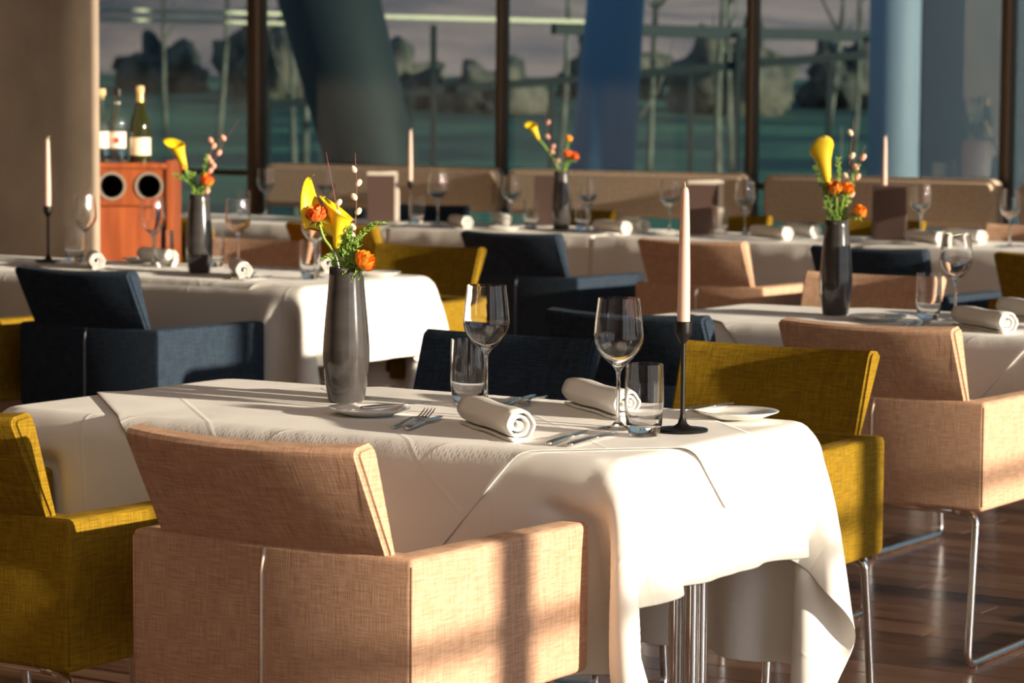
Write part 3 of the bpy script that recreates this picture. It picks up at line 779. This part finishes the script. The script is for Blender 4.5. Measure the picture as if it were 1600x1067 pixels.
# --- front table
at(VS, -3.255, 4.500, 'tall glossy grey vase with yellow callas on the front table', 'vase', rz=.4)
at(WG, -2.964, 4.560, 'wine glass nearer the vase on the front table, behind the rolled napkin', 'wine glass')
at(TB, -3.026, 4.590, 'tumbler just left of the wine glass near the vase on the front table', 'tumbler')
at(WG, -2.585, 4.420, 'wine glass beside the candlestick on the front table', 'wine glass')
at(TB, -2.490, 4.350, 'tumbler touching the black candlestick foot on the front table', 'tumbler')
at(CH, -2.470, 4.455, 'slim black iron candlestick on the front table', 'candlestick')
at(CD, -2.470, 4.455, 'tall blush taper candle in the front table candlestick', 'candle', ZT+.184, 2.2)
at(PLT, -3.085, 4.340, 'small white bread plate right of the vase on the front table', 'plate')
at(SK, -3.075, 4.30, 'butter knife lying on the bread plate beside the front vase', 'knife', ZT+.0125, -.28)
at(FK, -2.915, 4.175, 'fork with tines up left of the nearest rolled napkin', 'fork', ZT, uvdir((-2.90, 4.15), (-3.0, 4.52)))
at(KN, -2.880, 4.165, 'slim knife lying beside the fork on the front table', 'knife', ZT, uvdir((-2.88, 4.15), (-2.985, 4.50)))
nd = uvdir((0, 0), (-.233, .183))
at(NP, -2.625, 4.150, 'rolled white napkin nearest the viewer on the front table', 'napkin', ZT, nd)
at(NP, -2.640, 4.545, 'rolled white napkin lying behind the candlestick wine glass', 'napkin', ZT, nd)
at(KN, -2.555, 4.130, 'curved dinner knife with dark reflections, left of the pair near the front tumbler', 'knife', ZT, uvdir((-2.553, 4.13), (-2.62, 4.44)))
at(KN, -2.515, 4.135, 'dinner knife right of the pair near the front tumbler', 'knife', ZT, uvdir((-2.52, 4.13), (-2.565, 4.42)))
at(PLT, -2.490, 4.705, 'small white bread plate at the right corner of the front table', 'plate')
at(SK, -2.565, 4.63, 'butter knife resting on the corner bread plate', 'knife', ZT+.0125, uvdir((-2.571, 4.60), (-2.585, 4.86))-.15)
at(KN, -2.950, 4.60, 'knife behind the front tumbler, left of the rear napkin', 'knife', ZT, uvdir((-2.93, 4.58), (-2.99, 4.80)))
at(FK, -2.975, 4.80, 'fork lying by the far edge of the front table', 'fork', ZT, uvdir((-2.96, 4.8), (-2.9, 4.6)))
# --- left table
nd2 = uvdir((-5.515, 7.073), (-5.817, 7.391))
at(CH, -6.885, 7.68, 'black candlestick on the left table against the concrete pillar', 'candlestick')
at(CD, -6.885, 7.68, 'pale candle on the left table against the concrete pillar', 'candle', ZT+.184, 1)
at(WG, -6.755, 7.73, 'leftmost wine glass on the left table', 'wine glass')
at(TB, -6.785, 7.71, 'leftmost tumbler on the left table', 'tumbler')
at(WG, -6.395, 7.68, 'wine glass in front of the wooden cabinet', 'wine glass')
at(TB, -6.345, 7.68, 'tumbler in front of the wooden cabinet', 'tumbler')
at(VS, -6.042, 7.50, 'grey vase with a single calla on the left table', 'vase')
at(WG, -6.150, 7.85, 'wine glass right of the left table vase', 'wine glass')
at(TB, -6.215, 7.80, 'tumbler right of the left table vase', 'tumbler')
at(WG, -5.575, 7.53, 'wine glass behind the front flowers', 'wine glass')
at(TB, -5.55, 7.47, 'tumbler behind the front flowers', 'tumbler')
at(NP, -6.43, 7.42, 'rolled napkin at the foot of the leftmost wine glass', 'napkin', ZT, nd2)
at(NP, -6.36, 7.74, 'rolled napkin behind the cabinet-side wine glass', 'napkin', ZT, nd2+.3)
at(NP, -5.72, 7.33, 'rolled napkin right of the left table vase', 'napkin', ZT, nd2)
at(NP, -5.72, 7.80, 'rolled napkin behind the wine glass hidden by flowers', 'napkin', ZT, nd2-.2)
at(PLT, -6.60, 7.87, 'bread plate between the left wine glasses', 'plate')
at(PLT, -5.47, 7.74, 'bread plate at the right end of the left table', 'plate')
at(FK, -5.73, 7.28, 'fork near the front edge of the left table', 'fork', ZT, .3)
at(KN, -5.68, 7.28, 'knife near the front edge of the left table', 'knife', ZT, .2)
at(KN, -6.33, 7.30, 'knife by the navy armchair on the left table', 'knife', ZT, .5)
# --- right table
nd4 = uvdir((-2.735, 6.638), (-3.0, 6.86))
at(VS, -3.475, 7.145, 'dark grey vase with calla and orange blooms on the right table', 'vase', rz=1)
at(TB, -3.185, 7.13, 'tumbler on the right table', 'tumbler')
at(WG, -3.115, 7.15, 'wine glass on the right table', 'wine glass')
at(NP, -2.83, 6.84, 'rolled napkin at the front of the right table', 'napkin', ZT, nd4)
at(NP, -2.86, 7.22, 'rolled napkin cut by the right frame edge', 'napkin', ZT, nd4)
at(PLT, -3.29, 7.03, 'bread plate right of the right table vase', 'plate')
at(SK, -3.24, 6.98, 'butter knife on the right table bread plate', 'knife', ZT+.0125, 0.0)
at(FK, -3.10, 6.86, 'fork on the right table', 'fork', ZT, .25)
at(KN, -3.13, 6.86, 'knife beside the fork on the right table', 'knife', ZT, .3)
# --- window row
ndF = uvdir((-5.427, 10.944), (-5.70, 11.2))
for u, v, l in ((-8.676, 11.30, 'leftmost wine glass in the window row'), (-8.30, 11.30, 'wine glass left of the leftmost brown menu'), (-7.455, 11.04, 'wine glass right of the window row candlestick'), (-7.05, 11.05, 'wine glass left of the window row vase'), (-6.575, 10.95, 'wine glass right of the window row vase'), (-6.205, 11.05, 'wine glass left of the tall front candle'), (-5.85, 11.10, 'wine glass right of the pale-edged menu'), (-5.013, 11.12, 'wine glass right of the rightmost menu'), (-4.525, 10.93, 'wine glass at the right frame edge')):
    at(WG, u, v, l, 'wine glass')
for u, v, l in ((-8.74, 11.20, 'tumbler beside the leftmost window row glass'), (-8.20, 11.20, 'tumbler left of the leftmost brown menu'), (-7.60, 11.08, 'tumbler beside the window row candlestick'), (-6.94, 11.05, 'tumbler left of the window row vase'), (-6.66, 11.05, 'tumbler tucked behind the window row vase'), (-6.02, 11.12, 'tumbler beside the pale-edged menu'), (-5.93, 11.02, 'tumbler in front of the pale-edged menu'), (-5.16, 11.22, 'tumbler left of the rightmost menu')):
    at(TB, u, v, l, 'tumbler')
at(VS, -6.745, 11.00, 'slender dark vase in the window row', 'vase', rz=2)
at(CH, -7.71, 11.18, 'black candlestick in the window row', 'candlestick')
at(CD, -7.71, 11.18, 'pale candle in the window row left of centre', 'candle', ZT+.184, .5)
at(CH, -5.26, 11.28, 'candlestick behind the rightmost menu', 'candlestick')
at(CD, -5.26, 11.28, 'pale candle behind the rightmost menu', 'candle', ZT+.184, .5)
for u, v, l, r in ((-7.13, 10.80, 'rolled napkin right of the window row candlestick', 0), (-7.14, 11.14, 'rolled napkin behind the navy armchair in the window row', -.1), (-6.30, 10.83, 'rolled napkin right of the window row vase', 0.2), (-6.36, 11.10, 'rolled napkin left of the tall front candle', .1), (-5.50, 10.83, 'rolled napkin right of the pale-edged menu', .2), (-5.50, 11.10, 'rolled napkin left of the right table flowers', .1), (-4.80, 10.86, 'rolled napkin behind the right table wine glass', .1), (-4.72, 11.10, 'rolled napkin right of the rightmost menu', .15)):
    at(NP, u, v, l, 'napkin', ZT, ndF+r)
for u, v, l in ((-7.60, 10.90, 'bread plate by the window row candlestick'), (-6.95, 10.84, 'bread plate left of the window row vase'), (-6.12, 10.90, 'bread plate before the pale-edged menu'), (-5.25, 10.98, 'bread plate before the rightmost menu'), (-4.45, 11.1, 'bread plate at the right end of the window row')):
    at(PLT, u, v, l, 'plate')
at(MF, -7.92, 11.12, 'brown menu standing left of the window row candlestick, cream pages showing', 'menu', ZT, AL+.12)
at(MN, -7.08, 11.30, 'brown menu standing left of the window row vase', 'menu', ZT, AL)
at(MF, -6.10, 11.03, 'brown menu with pale border standing behind the tall front candle', 'menu', ZT, AL+.05)
at(MN, -5.24, 11.12, 'brown menu standing right of the right table flowers', 'menu', ZT, AL-.1)

# ------------------------------------------------------------------ flowers
def spline(pts, n=10):
    P = [Vector(p) for p in pts]
    if len(P) == 2: return [P[0].lerp(P[1], k/n) for k in range(n+1)]
    out = []
    for i in range(len(P)-1):
        p0, p1, p2, p3 = P[max(i-1, 0)], P[i], P[i+1], P[min(i+2, len(P)-1)]
        for k in range(n):
            t = k/n; out.append(.5*((2*p1)+(-p0+p2)*t+(2*p0-5*p1+4*p2-p3)*t*t+(-p0+3*p1-3*p2+p3)*t**3))
    out.append(P[-1]); return out
def orient(d, roll=0):
    return Vector(d).normalized().to_track_quat('Z', 'Y').to_matrix().to_4x4() @ Matrix.Rotation(roll, 4, 'Z')
def calla(loc, stem, axis, roll, size, label, open_=1.0):
    t = thing('calla_lily', loc)
    sp = spline(stem, 6); tube('stem', sp, .0042, CALLAG, t, 8)
    base = sp[-1]; M4 = Matrix.Translation(base) @ orient(axis, roll)
    vs, fs = [], []; na, nz = 28, 14
    for j in range(nz+1):
        s = j/nz
        for i in range(na+1):
            a = -PI*1.06+2*PI*1.06*i/na
            q = .5+.5*math.cos(a)                                     # 1 at the tip side
            r = .0045+.0165*s**.8+.016*open_*max(0, s-.55)**1.5*4*(.5+.8*q)
            z = (.075*s+.030*s*s*s*q*q)
            if s > .7: z -= .012*((s-.7)/.3)**2*(1-q)
            r += .0025*(a/PI)*s
            x = r*math.cos(a); y = r*math.sin(a)
            if s > .75: x += .020*((s-.75)/.25)**2*q**4*open_
            vs.append(M4 @ Vector((x*size, y*size, z*size)))
    for j in range(nz):
        for i in range(na): k = j*(na+1)+i; fs.append((k, k+1, k+na+2, k+na+1))
    o = mk('spathe', vs, fs, CALLA, t, True); s_ = o.modifiers.new('th', 'SOLIDIFY'); s_.thickness = .0009
    tp = [M4 @ Vector((.046*size*k+.004, 0, (.100+.004*math.sin(k*3))*size)) for k in (.75, .95, 1.1, 1.2)]
    tube('curled_tip', tp, [.002, .0012, .0008, .0004], CALLAG, t, 5)
    tube('spadix', [M4 @ Vector((0, 0, z*size)) for z in (.02, .04, .062)], [.003, .0035, .0015], AMBER, t, 7)
    tag(t, label, 'flower'); return t
def ranunculus(loc, stem, axis, R, m, label, cat='flower'):
    t = thing('ranunculus', loc); sp = spline(stem, 6); tube('stem', sp, .0030, CALLAG, t, 7)
    M4 = Matrix.Translation(sp[-1]) @ orient(axis)
    bl = None
    for ring, (n, rr, tilt, zz) in enumerate(((4, .62, .10, .10), (5, .78, .28, .05), (6, .92, .45, 0), (6, 1.05, .68, -.03))):
        for k in range(n):
            vs, fs = [], []
            a0 = 2*PI*k/n+ring*.6+random.uniform(-.15, .15); wdt = 2*PI/n*.78
            for j in range(5):
                s = j/4
                for i in range(6):
                    a = a0+wdt*(i/5-.5)*1.5*(math.sin(PI*(.22+.6*s)))
                    phi = .15+s*(1.95-tilt*.9)                     # climbs round the bud
                    r = R*rr*math.sin(phi)*(1+.05*math.sin(a*9+ring)); z = R*(1-math.cos(phi))*.95+R*zz+(.06*R*math.sin(i*2.1) if j == 4 else 0)
                    vs.append(M4 @ Vector((r*math.cos(a), r*math.sin(a), z)))
            for j in range(4):
                for i in range(5): q = j*6+i; fs.append((q, q+1, q+7, q+6))
            o = mk('petal', vs, fs, m, t, True)
    vs, fs = [], []
    for k in range(5):
        a = 2*PI*k/5; c = Vector((math.cos(a), math.sin(a), 0)); s_ = Vector((-math.sin(a), math.cos(a), 0)); b = len(vs)
        vs += [M4 @ (c*.002), M4 @ (c*R*.55+s_*R*.22+Vector((0, 0, -R*.05))), M4 @ (c*R*1.05+Vector((0, 0, -R*.28))), M4 @ (c*R*.55-s_*R*.22+Vector((0, 0, -R*.05)))]
        fs.append((b, b+1, b+2, b+3))
    o = mk('sepals', vs, fs, LEAF, t)
    tag(t, label, cat); return t
def willow(loc, pts, cats, label, m=CATKIN, cr_=.0052):
    t = thing('willow_twig', loc); sp = spline(pts, 8); n = len(sp)
    tube('twig', sp, [.0022*(1-.7*k/(n-1)) for k in range(n)], TWIG, t, 6)
    for k, (s, side) in enumerate(cats):
        p = sp[int(s*(n-1))]; d = Vector((side*.7, random.uniform(-.4, .4), .8)).normalized(); c = p+d*cr_*1.1
        bm = bmesh.new(); bmesh.ops.create_icosphere(bm, subdivisions=2, radius=1)
        R4 = Matrix.Translation(c) @ orient(d)
        for v in bm.verts: v.co = R4 @ Vector((v.co.x*cr_, v.co.y*cr_, v.co.z*cr_*1.35))
        from_bm('catkin', bm, m, t, auto=False)
    tag(t, label, 'twig'); return t
def sprig(loc, pts, label, L=.012, n=34, m=None, fork=5):
    t = thing('green_sprig', loc); sp = spline(pts, 9); ns = len(sp)
    tube('stalk', sp, [.0014*(1-.6*k/(ns-1)) for k in range(ns)], LEAF, t, 5)
    vs, fs = [], []
    def leaf(p, d, l):
        d = d.normalized(); s = d.cross(Vector((random.uniform(-.3, .3), 1, random.uniform(-.3, .3)))).normalized()*l*.26; b = len(vs)
        nrm = d.cross(s).normalized()*l*.08
        vs.extend([p, p+d*l*.45+s+nrm, p+d*l, p+d*l*.45-s+nrm]); fs.append((b, b+1, b+2, b+3))
    for k in range(n):
        s = .12+.88*k/n; i = min(ns-2, int(s*(ns-1))); p = sp[i].lerp(sp[i+1], s*(ns-1)-i); tdir = (sp[i+1]-sp[i]).normalized()
        for sg in (-1, 1):
            a = random.uniform(0, PI); side = Vector((math.cos(a)*sg, math.sin(a)*sg, .15)); side = (side-tdir*side.dot(tdir)).normalized()
            l = L*(1.15-.55*s)
            q = p+(side+tdir*.6)*l
            leaf(p, side+tdir*.5, l*.9)
            for z in range(2): leaf(p.lerp(q, .35+.3*z), side*random.uniform(-.3, .9)+tdir+Vector((random.uniform(-.4, .4),)*3), l*.55)
    mk('leaves', vs, fs, m or LEAF, t)['kind'] = 'stuff'
    tag(t, label, 'greenery'); return t
def base(u, v): return G(u, v, ZT)
b1 = base(-3.255, 4.50)
calla(b1, [(0, 0, .06), (.006, -.004, .22), (.008, -.006, .285), (-.002, -.008, .325)], (-.85, .28, .55), -1.75+PI*1.05, 1.22, 'side-turned yellow calla with curled tip, upper left of the front bouquet', .62)
calla(b1, [(.004, .01, .06), (-.004, -.012, .24), (-.018, -.016, .300)], (.10, .12, 1), .3, 1.0, 'upright yellow calla trumpet in the middle of the front bouquet', .62)
ranunculus(b1, [(-.004, -.004, .08), (-.018, -.014, .27), (-.044, -.016, .325), (-.054, -.016, .358)], (-.25, -.35, 1), .0215, ORANGE, 'red-orange ranunculus high on the left of the front bouquet')
ranunculus(b1, [(.006, -.01, .08), (.020, -.024, .262), (.026, -.030, .272)], (.65, -.35, .5), .0225, AMBER, 'orange ranunculus at the rim right of the front vase')
willow(b1, [(.0, -.01, .08), (.0, -.014, .30), (-.022, -.012, .40), (-.040, -.01, .492)], [(.42, 1), (.55, -1), (.66, 1), (.30, -1)], 'red-brown twig leaning left above the front bouquet', CATKIN, .0062)
willow(b1, [(.012, -.01, .08), (.014, -.014, .27), (.020, -.012, .40), (.017, -.01, .492)], [(.52, -1), (.60, 1), (.68, -1), (.75, 1), (.40, 1), (.46, -1), (.86, -1)], 'upright red-brown twig with furry catkins in the front bouquet', CATKIN, .0064)
sprig(b1, [(.01, -.01, .22), (.018, -.016, .30), (.045, -.012, .345), (.078, -.010, .352)], 'feathery green sprig arching right from the front vase')
sprig(b1, [(.0, -.02, .22), (.004, -.028, .29), (.008, -.024, .345)], 'feathery green sprig in the middle of the front vase', .014, 44)
sprig(b1, [(.01, -.02, .22), (.020, -.028, .28), (.018, -.022, .325)], 'feathery green sprig beside the orange bloom in the front vase', .013, 40)
sprig(b1, [(-.01, -.012, .24), (-.026, -.022, .285), (-.046, -.022, .285)], 'small green sprig at the left rim of the front vase', .011, 18)
sprig(b1, [(.0, .0, .24), (-.008, -.016, .30), (-.006, -.020, .33)], 'feathery green sprig behind the callas of the front vase', .013, 36)

b2 = base(-6.042, 7.50)
calla(b2, [(0, 0, .06), (-.006, 0, .25), (-.032, 0, .33), (-.045, 0, .350)], (-.38, .05, 1), PI+.9, 1.2, 'yellow calla in the left table vase', .35)
ranunculus(b2, [(0, 0, .08), (.014, -.015, .27), (.026, -.02, .300)], (.2, -.4, 1), .0245, ORANGE, 'orange-red ranunculus in the left table vase')
ranunculus(b2, [(0, 0, .08), (-.018, -.01, .27), (-.048, -.01, .352)], (-.5, -.2, 1), .012, AMBER, 'orange bud low beside the left table calla')
willow(b2, [(0, 0, .08), (.02, 0, .27), (.06, 0, .40), (.135, 0, .52)], [(.35, 1), (.45, -1), (.55, 1), (.62, -1), (.7, 1), (.82, -1)], 'long twig with pink catkins leaning right from the left table vase', PINKC, .0095)
willow(b2, [(0, 0, .08), (.02, 0, .27), (.034, 0, .36), (.046, 0, .45)], [(.4, 1), (.5, -1), (.62, 1), (.75, -1), (.88, 1), (.97, -1)], 'short twig with pale catkins in the left table vase', PINKC, .0095)
sprig(b2, [(0, 0, .22), (-.02, -.01, .30), (-.085, -.01, .335)], 'green sprig reaching left from the left table vase', .018, 26)
sprig(b2, [(0, 0, .22), (.01, -.01, .30), (.030, -.01, .40)], 'tall green sprig in the left table vase', .018, 34)
sprig(b2, [(0, 0, .22), (-.01, -.01, .28), (-.02, -.01, .34)], 'short green sprig in the left table vase', .018, 30)

b3 = base(-6.745, 11.00)
calla(b3, [(0, 0, .06), (-.01, 0, .26), (-.07, 0, .37), (-.105, 0, .41)], (-.5, .05, 1), PI+.6, .95, 'yellow calla leaning left in the window row vase', .4)
ranunculus(b3, [(0, 0, .08), (.012, -.015, .27), (.030, -.02, .335)], (-.3, -.4, 1), .021, ORANGE, 'red-orange ranunculus in the window row vase, left of the pair')
ranunculus(b3, [(0, 0, .08), (.016, -.012, .27), (.052, -.02, .325)], (.5, -.4, .8), .021, ORANGE, 'red-orange ranunculus in the window row vase, right of the pair')
ranunculus(b3, [(0, 0, .08), (.010, -.012, .27), (.030, 0, .405)], (.1, -.2, 1), .018, AMBER, 'small amber bud above the window row pair')
willow(b3, [(0, 0, .08), (-.02, 0, .29), (-.055, 0, .40), (-.082, 0, .55)], [(.4, 1), (.5, -1), (.6, 1), (.72, -1), (.85, 1)], 'twig with catkins rising from the window row vase', PINKC, .0095)
sprig(b3, [(0, 0, .22), (.01, -.01, .28), (.03, -.01, .34)], 'green sprig in the window row vase', .016, 24)

b4 = base(-3.475, 7.145)
calla(b4, [(0, 0, .06), (-.006, 0, .27), (-.026, 0, .365)], (-.22, .05, 1), .4, 1.3, 'large yellow calla in the right table vase', .35)
ranunculus(b4, [(0, 0, .08), (-.002, -.015, .27), (-.006, -.02, .345)], (-.3, -.6, .8), .022, AMBER, 'ruffled orange ranunculus in the right table bouquet, left of the pair')
ranunculus(b4, [(0, 0, .08), (.006, -.015, .27), (.020, -.02, .345)], (.4, -.6, .8), .019, AMBER, 'ruffled orange ranunculus in the right table bouquet, right of the pair')
ranunculus(b4, [(0, 0, .08), (.024, -.01, .262), (.054, -.02, .280)], (.5, -.4, .8), .021, AMBER, 'amber ranunculus at the rim of the right table vase')
willow(b4, [(0, 0, .08), (.01, 0, .27), (.030, 0, .40), (.042, 0, .55)], [(.35, 1), (.45, -1), (.55, 1), (.65, -1), (.78, 1), (.9, -1)], 'tall twig with buff catkins in the right table vase', CATKIN, .0080)
willow(b4, [(0, 0, .08), (.02, 0, .27), (.048, 0, .38), (.075, 0, .475)], [(.35, 1), (.45, -1), (.52, 1), (.6, -1), (.68, 1), (.78, -1), (.86, 1)], 'short twig with pink catkins in the right table vase', PINKC, .0090)
for k, (x, z, l) in enumerate(((-.065, .42, 'leftmost green sprig of the right table bouquet'), (-.04, .37, 'low green sprig in the right table bouquet, under the calla'), (.0, .44, 'tall green sprig right of the right table calla'), (.055, .42, 'green sprig behind the pink catkins'), (.03, .36, 'low green sprig in the right table bouquet, right of the blooms'))):
    sprig(b4, [(0, 0, .22), (x*.35, -.012, .29), (x, -.01, z)], l, .016, 40)

# ------------------------------------------------------------------ cabinet and bottles
CBX = -1.715
cb = thing('wooden_cabinet', (CBX, 11.62, 0), math.radians(2)); tag(cb, 'cherry-wood cabinet with two round openings beside the concrete pillar', 'cabinet')
cw, cz = .305, 1.07
box('top_board', -cw, cw-.02, 0, .42, cz-.022, cz, CABW, cb, .002)
for s, (a, b, zz) in ((-1, (-cw, -cw+.02, cz-.022)), (1, (cw-.02, cw+.006, cz+.012))): box('side_panel', a, b, 0, .42, 0, zz, CABW, cb, .002)
box('back_panel', -cw+.02, cw-.02, .40, .42, 0, cz-.022, CABW, cb)
box('shelf', -cw+.02, cw-.02, .03, .40, cz-.195, cz-.175, CABW, cb)
# front board with two round holes
bm = bmesh.new(); x0, x1, z0, z1 = -cw+.02, cw-.02, cz-.175, cz-.022; zc = cz-.095; R = .050
seg = 32; hs = [.060, .213]; yf, yb = .012, .030
cells = [(x0, (hs[0]+hs[1])/2, hs[0]), ((hs[0]+hs[1])/2, x1, hs[1])]
for a, b, hx_ in cells:
    outer, innr = [], []
    for k in range(seg):
        an = 2*PI*k/seg; c, s = math.cos(an), math.sin(an)
        tx = ((b-hx_) if c > 0 else (hx_-a))/max(abs(c), 1e-6); tz = ((z1-zc) if s > 0 else (zc-z0))/max(abs(s), 1e-6); r = min(tx, tz)
        outer.append((hx_+c*r, zc+s*r)); innr.append((hx_+c*R, zc+s*R))
    for (cx_, cz_) in ((a, z0), (a, z1), (b, z0), (b, z1)):
        an = math.atan2(cz_-zc, cx_-hx_) % (2*PI); k = int(round(an/(2*PI)*seg)) % seg; outer[k] = (cx_, cz_)
    for y, fl in ((yf, 1), (yb, -1)):
        O = [bm.verts.new((p[0], y, p[1])) for p in outer]; I = [bm.verts.new((p[0], y, p[1])) for p in innr]
        for k in range(seg):
            q = (k+1) % seg; f = (O[k], O[q], I[q], I[k]); bm.faces.new(f if fl < 0 else tuple(reversed(f)))
    for k in range(seg):
        q = (k+1) % seg
        bm.faces.new([bm.verts.new((p[0], y, p[1])) for p, y in ((innr[k], yf), (innr[q], yf), (innr[q], yb), (innr[k], yb))])
from_bm('pierced_front', bm, CABW, cb, smooth=False)
for hx_ in hs:
    o = lathe('ring', [(R-.002, 0), (R+.009, 0), (R+.009, .008), (R-.002, .008), (R-.002, 0)], RINGM, cb, 36); o.rotation_euler = (PI/2, 0, 0); o.location = (hx_, .0125, zc)
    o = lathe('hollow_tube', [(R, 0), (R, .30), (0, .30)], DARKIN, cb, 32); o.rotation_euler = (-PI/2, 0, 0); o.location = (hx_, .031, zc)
box('door', -cw+.024, cw-.06, -.004, .014, .06, cz-.180, CABW, cb, .003)
box('plinth', -cw+.02, cw-.02, .02, .40, 0, .06, CABW, cb)
def bottle(x, kind, label):
    a = math.radians(2); p = Vector((CBX, 11.62, 1.07))+Vector((x*math.cos(a)-.14*math.sin(a), x*math.sin(a)+.14, 0))
    t = thing('bottle', p)
    if kind == 'champagne':
        lathe('glass_body', [(0, 0), (.040, 0), (.0425, .005), (.0425, .13), (.040, .155), (.026, .20), (.0155, .235), (.0145, .262), (0, .262)], GGLASS, t, 36)
        lathe('foil_neck', [(.0168, .212), (.0176, .215), (.0158, .240), (.0155, .268), (0, .270)], FOIL, t, 28)
        lathe('cork_cap', [(0, .268), (.0165, .268), (.0175, .275), (.0175, .288), (.015, .294), (0, .295)], CORK, t, 24)
        lathe('paper_label', [(.0432, .028), (.0434, .028), (.0434, .096), (.0432, .096)], LABELM, t, 36)
    else:
        r = .036
        lathe('glass_body', [(0, 0), (r-.003, 0), (r, .004), (r, .150), (r-.004, .172), (.020, .200), (.0135, .215), (.0135, .255), (.0125, .255), (.0125, .216), (.018, .200), (r-.006, .170), (r-.002, .150), (r-.002, .010), (0, .010)], BGLASS, t, 32)
        lathe('stopper', [(0, .240), (.0115, .240), (.0120, .257), (.0175, .257), (.0175, .282), (0, .283)], CORK if kind == 'cork' else BLACK, t, 20)
        lathe('paper_label', [(r+.0004, .055), (r+.0010, .055), (r+.0010, .118), (r+.0004, .118)], PAGE, t, 32)
        if kind != 'cork': 
            o = box('red_emblem', -.010, .010, -r-.0022, -r-.001, .075, .095, REDM, t); 
            lathe('wire_ring', [(.0142, .225), (.0158, .225), (.0158, .231), (.0142, .231), (.0142, .225)], STEEL, t, 20)
        o = None
    t.scale = (1, 1, 1.08); tag(t, label, 'bottle')
bottle(.005, 'cork', 'clear bottle with cork and pale label nearest the concrete pillar')
bottle(.072, 'swing', 'clear middle bottle with a red mark on its label')
bottle(.165, 'champagne', 'dark sparkling wine bottle with gold neck and cream label')
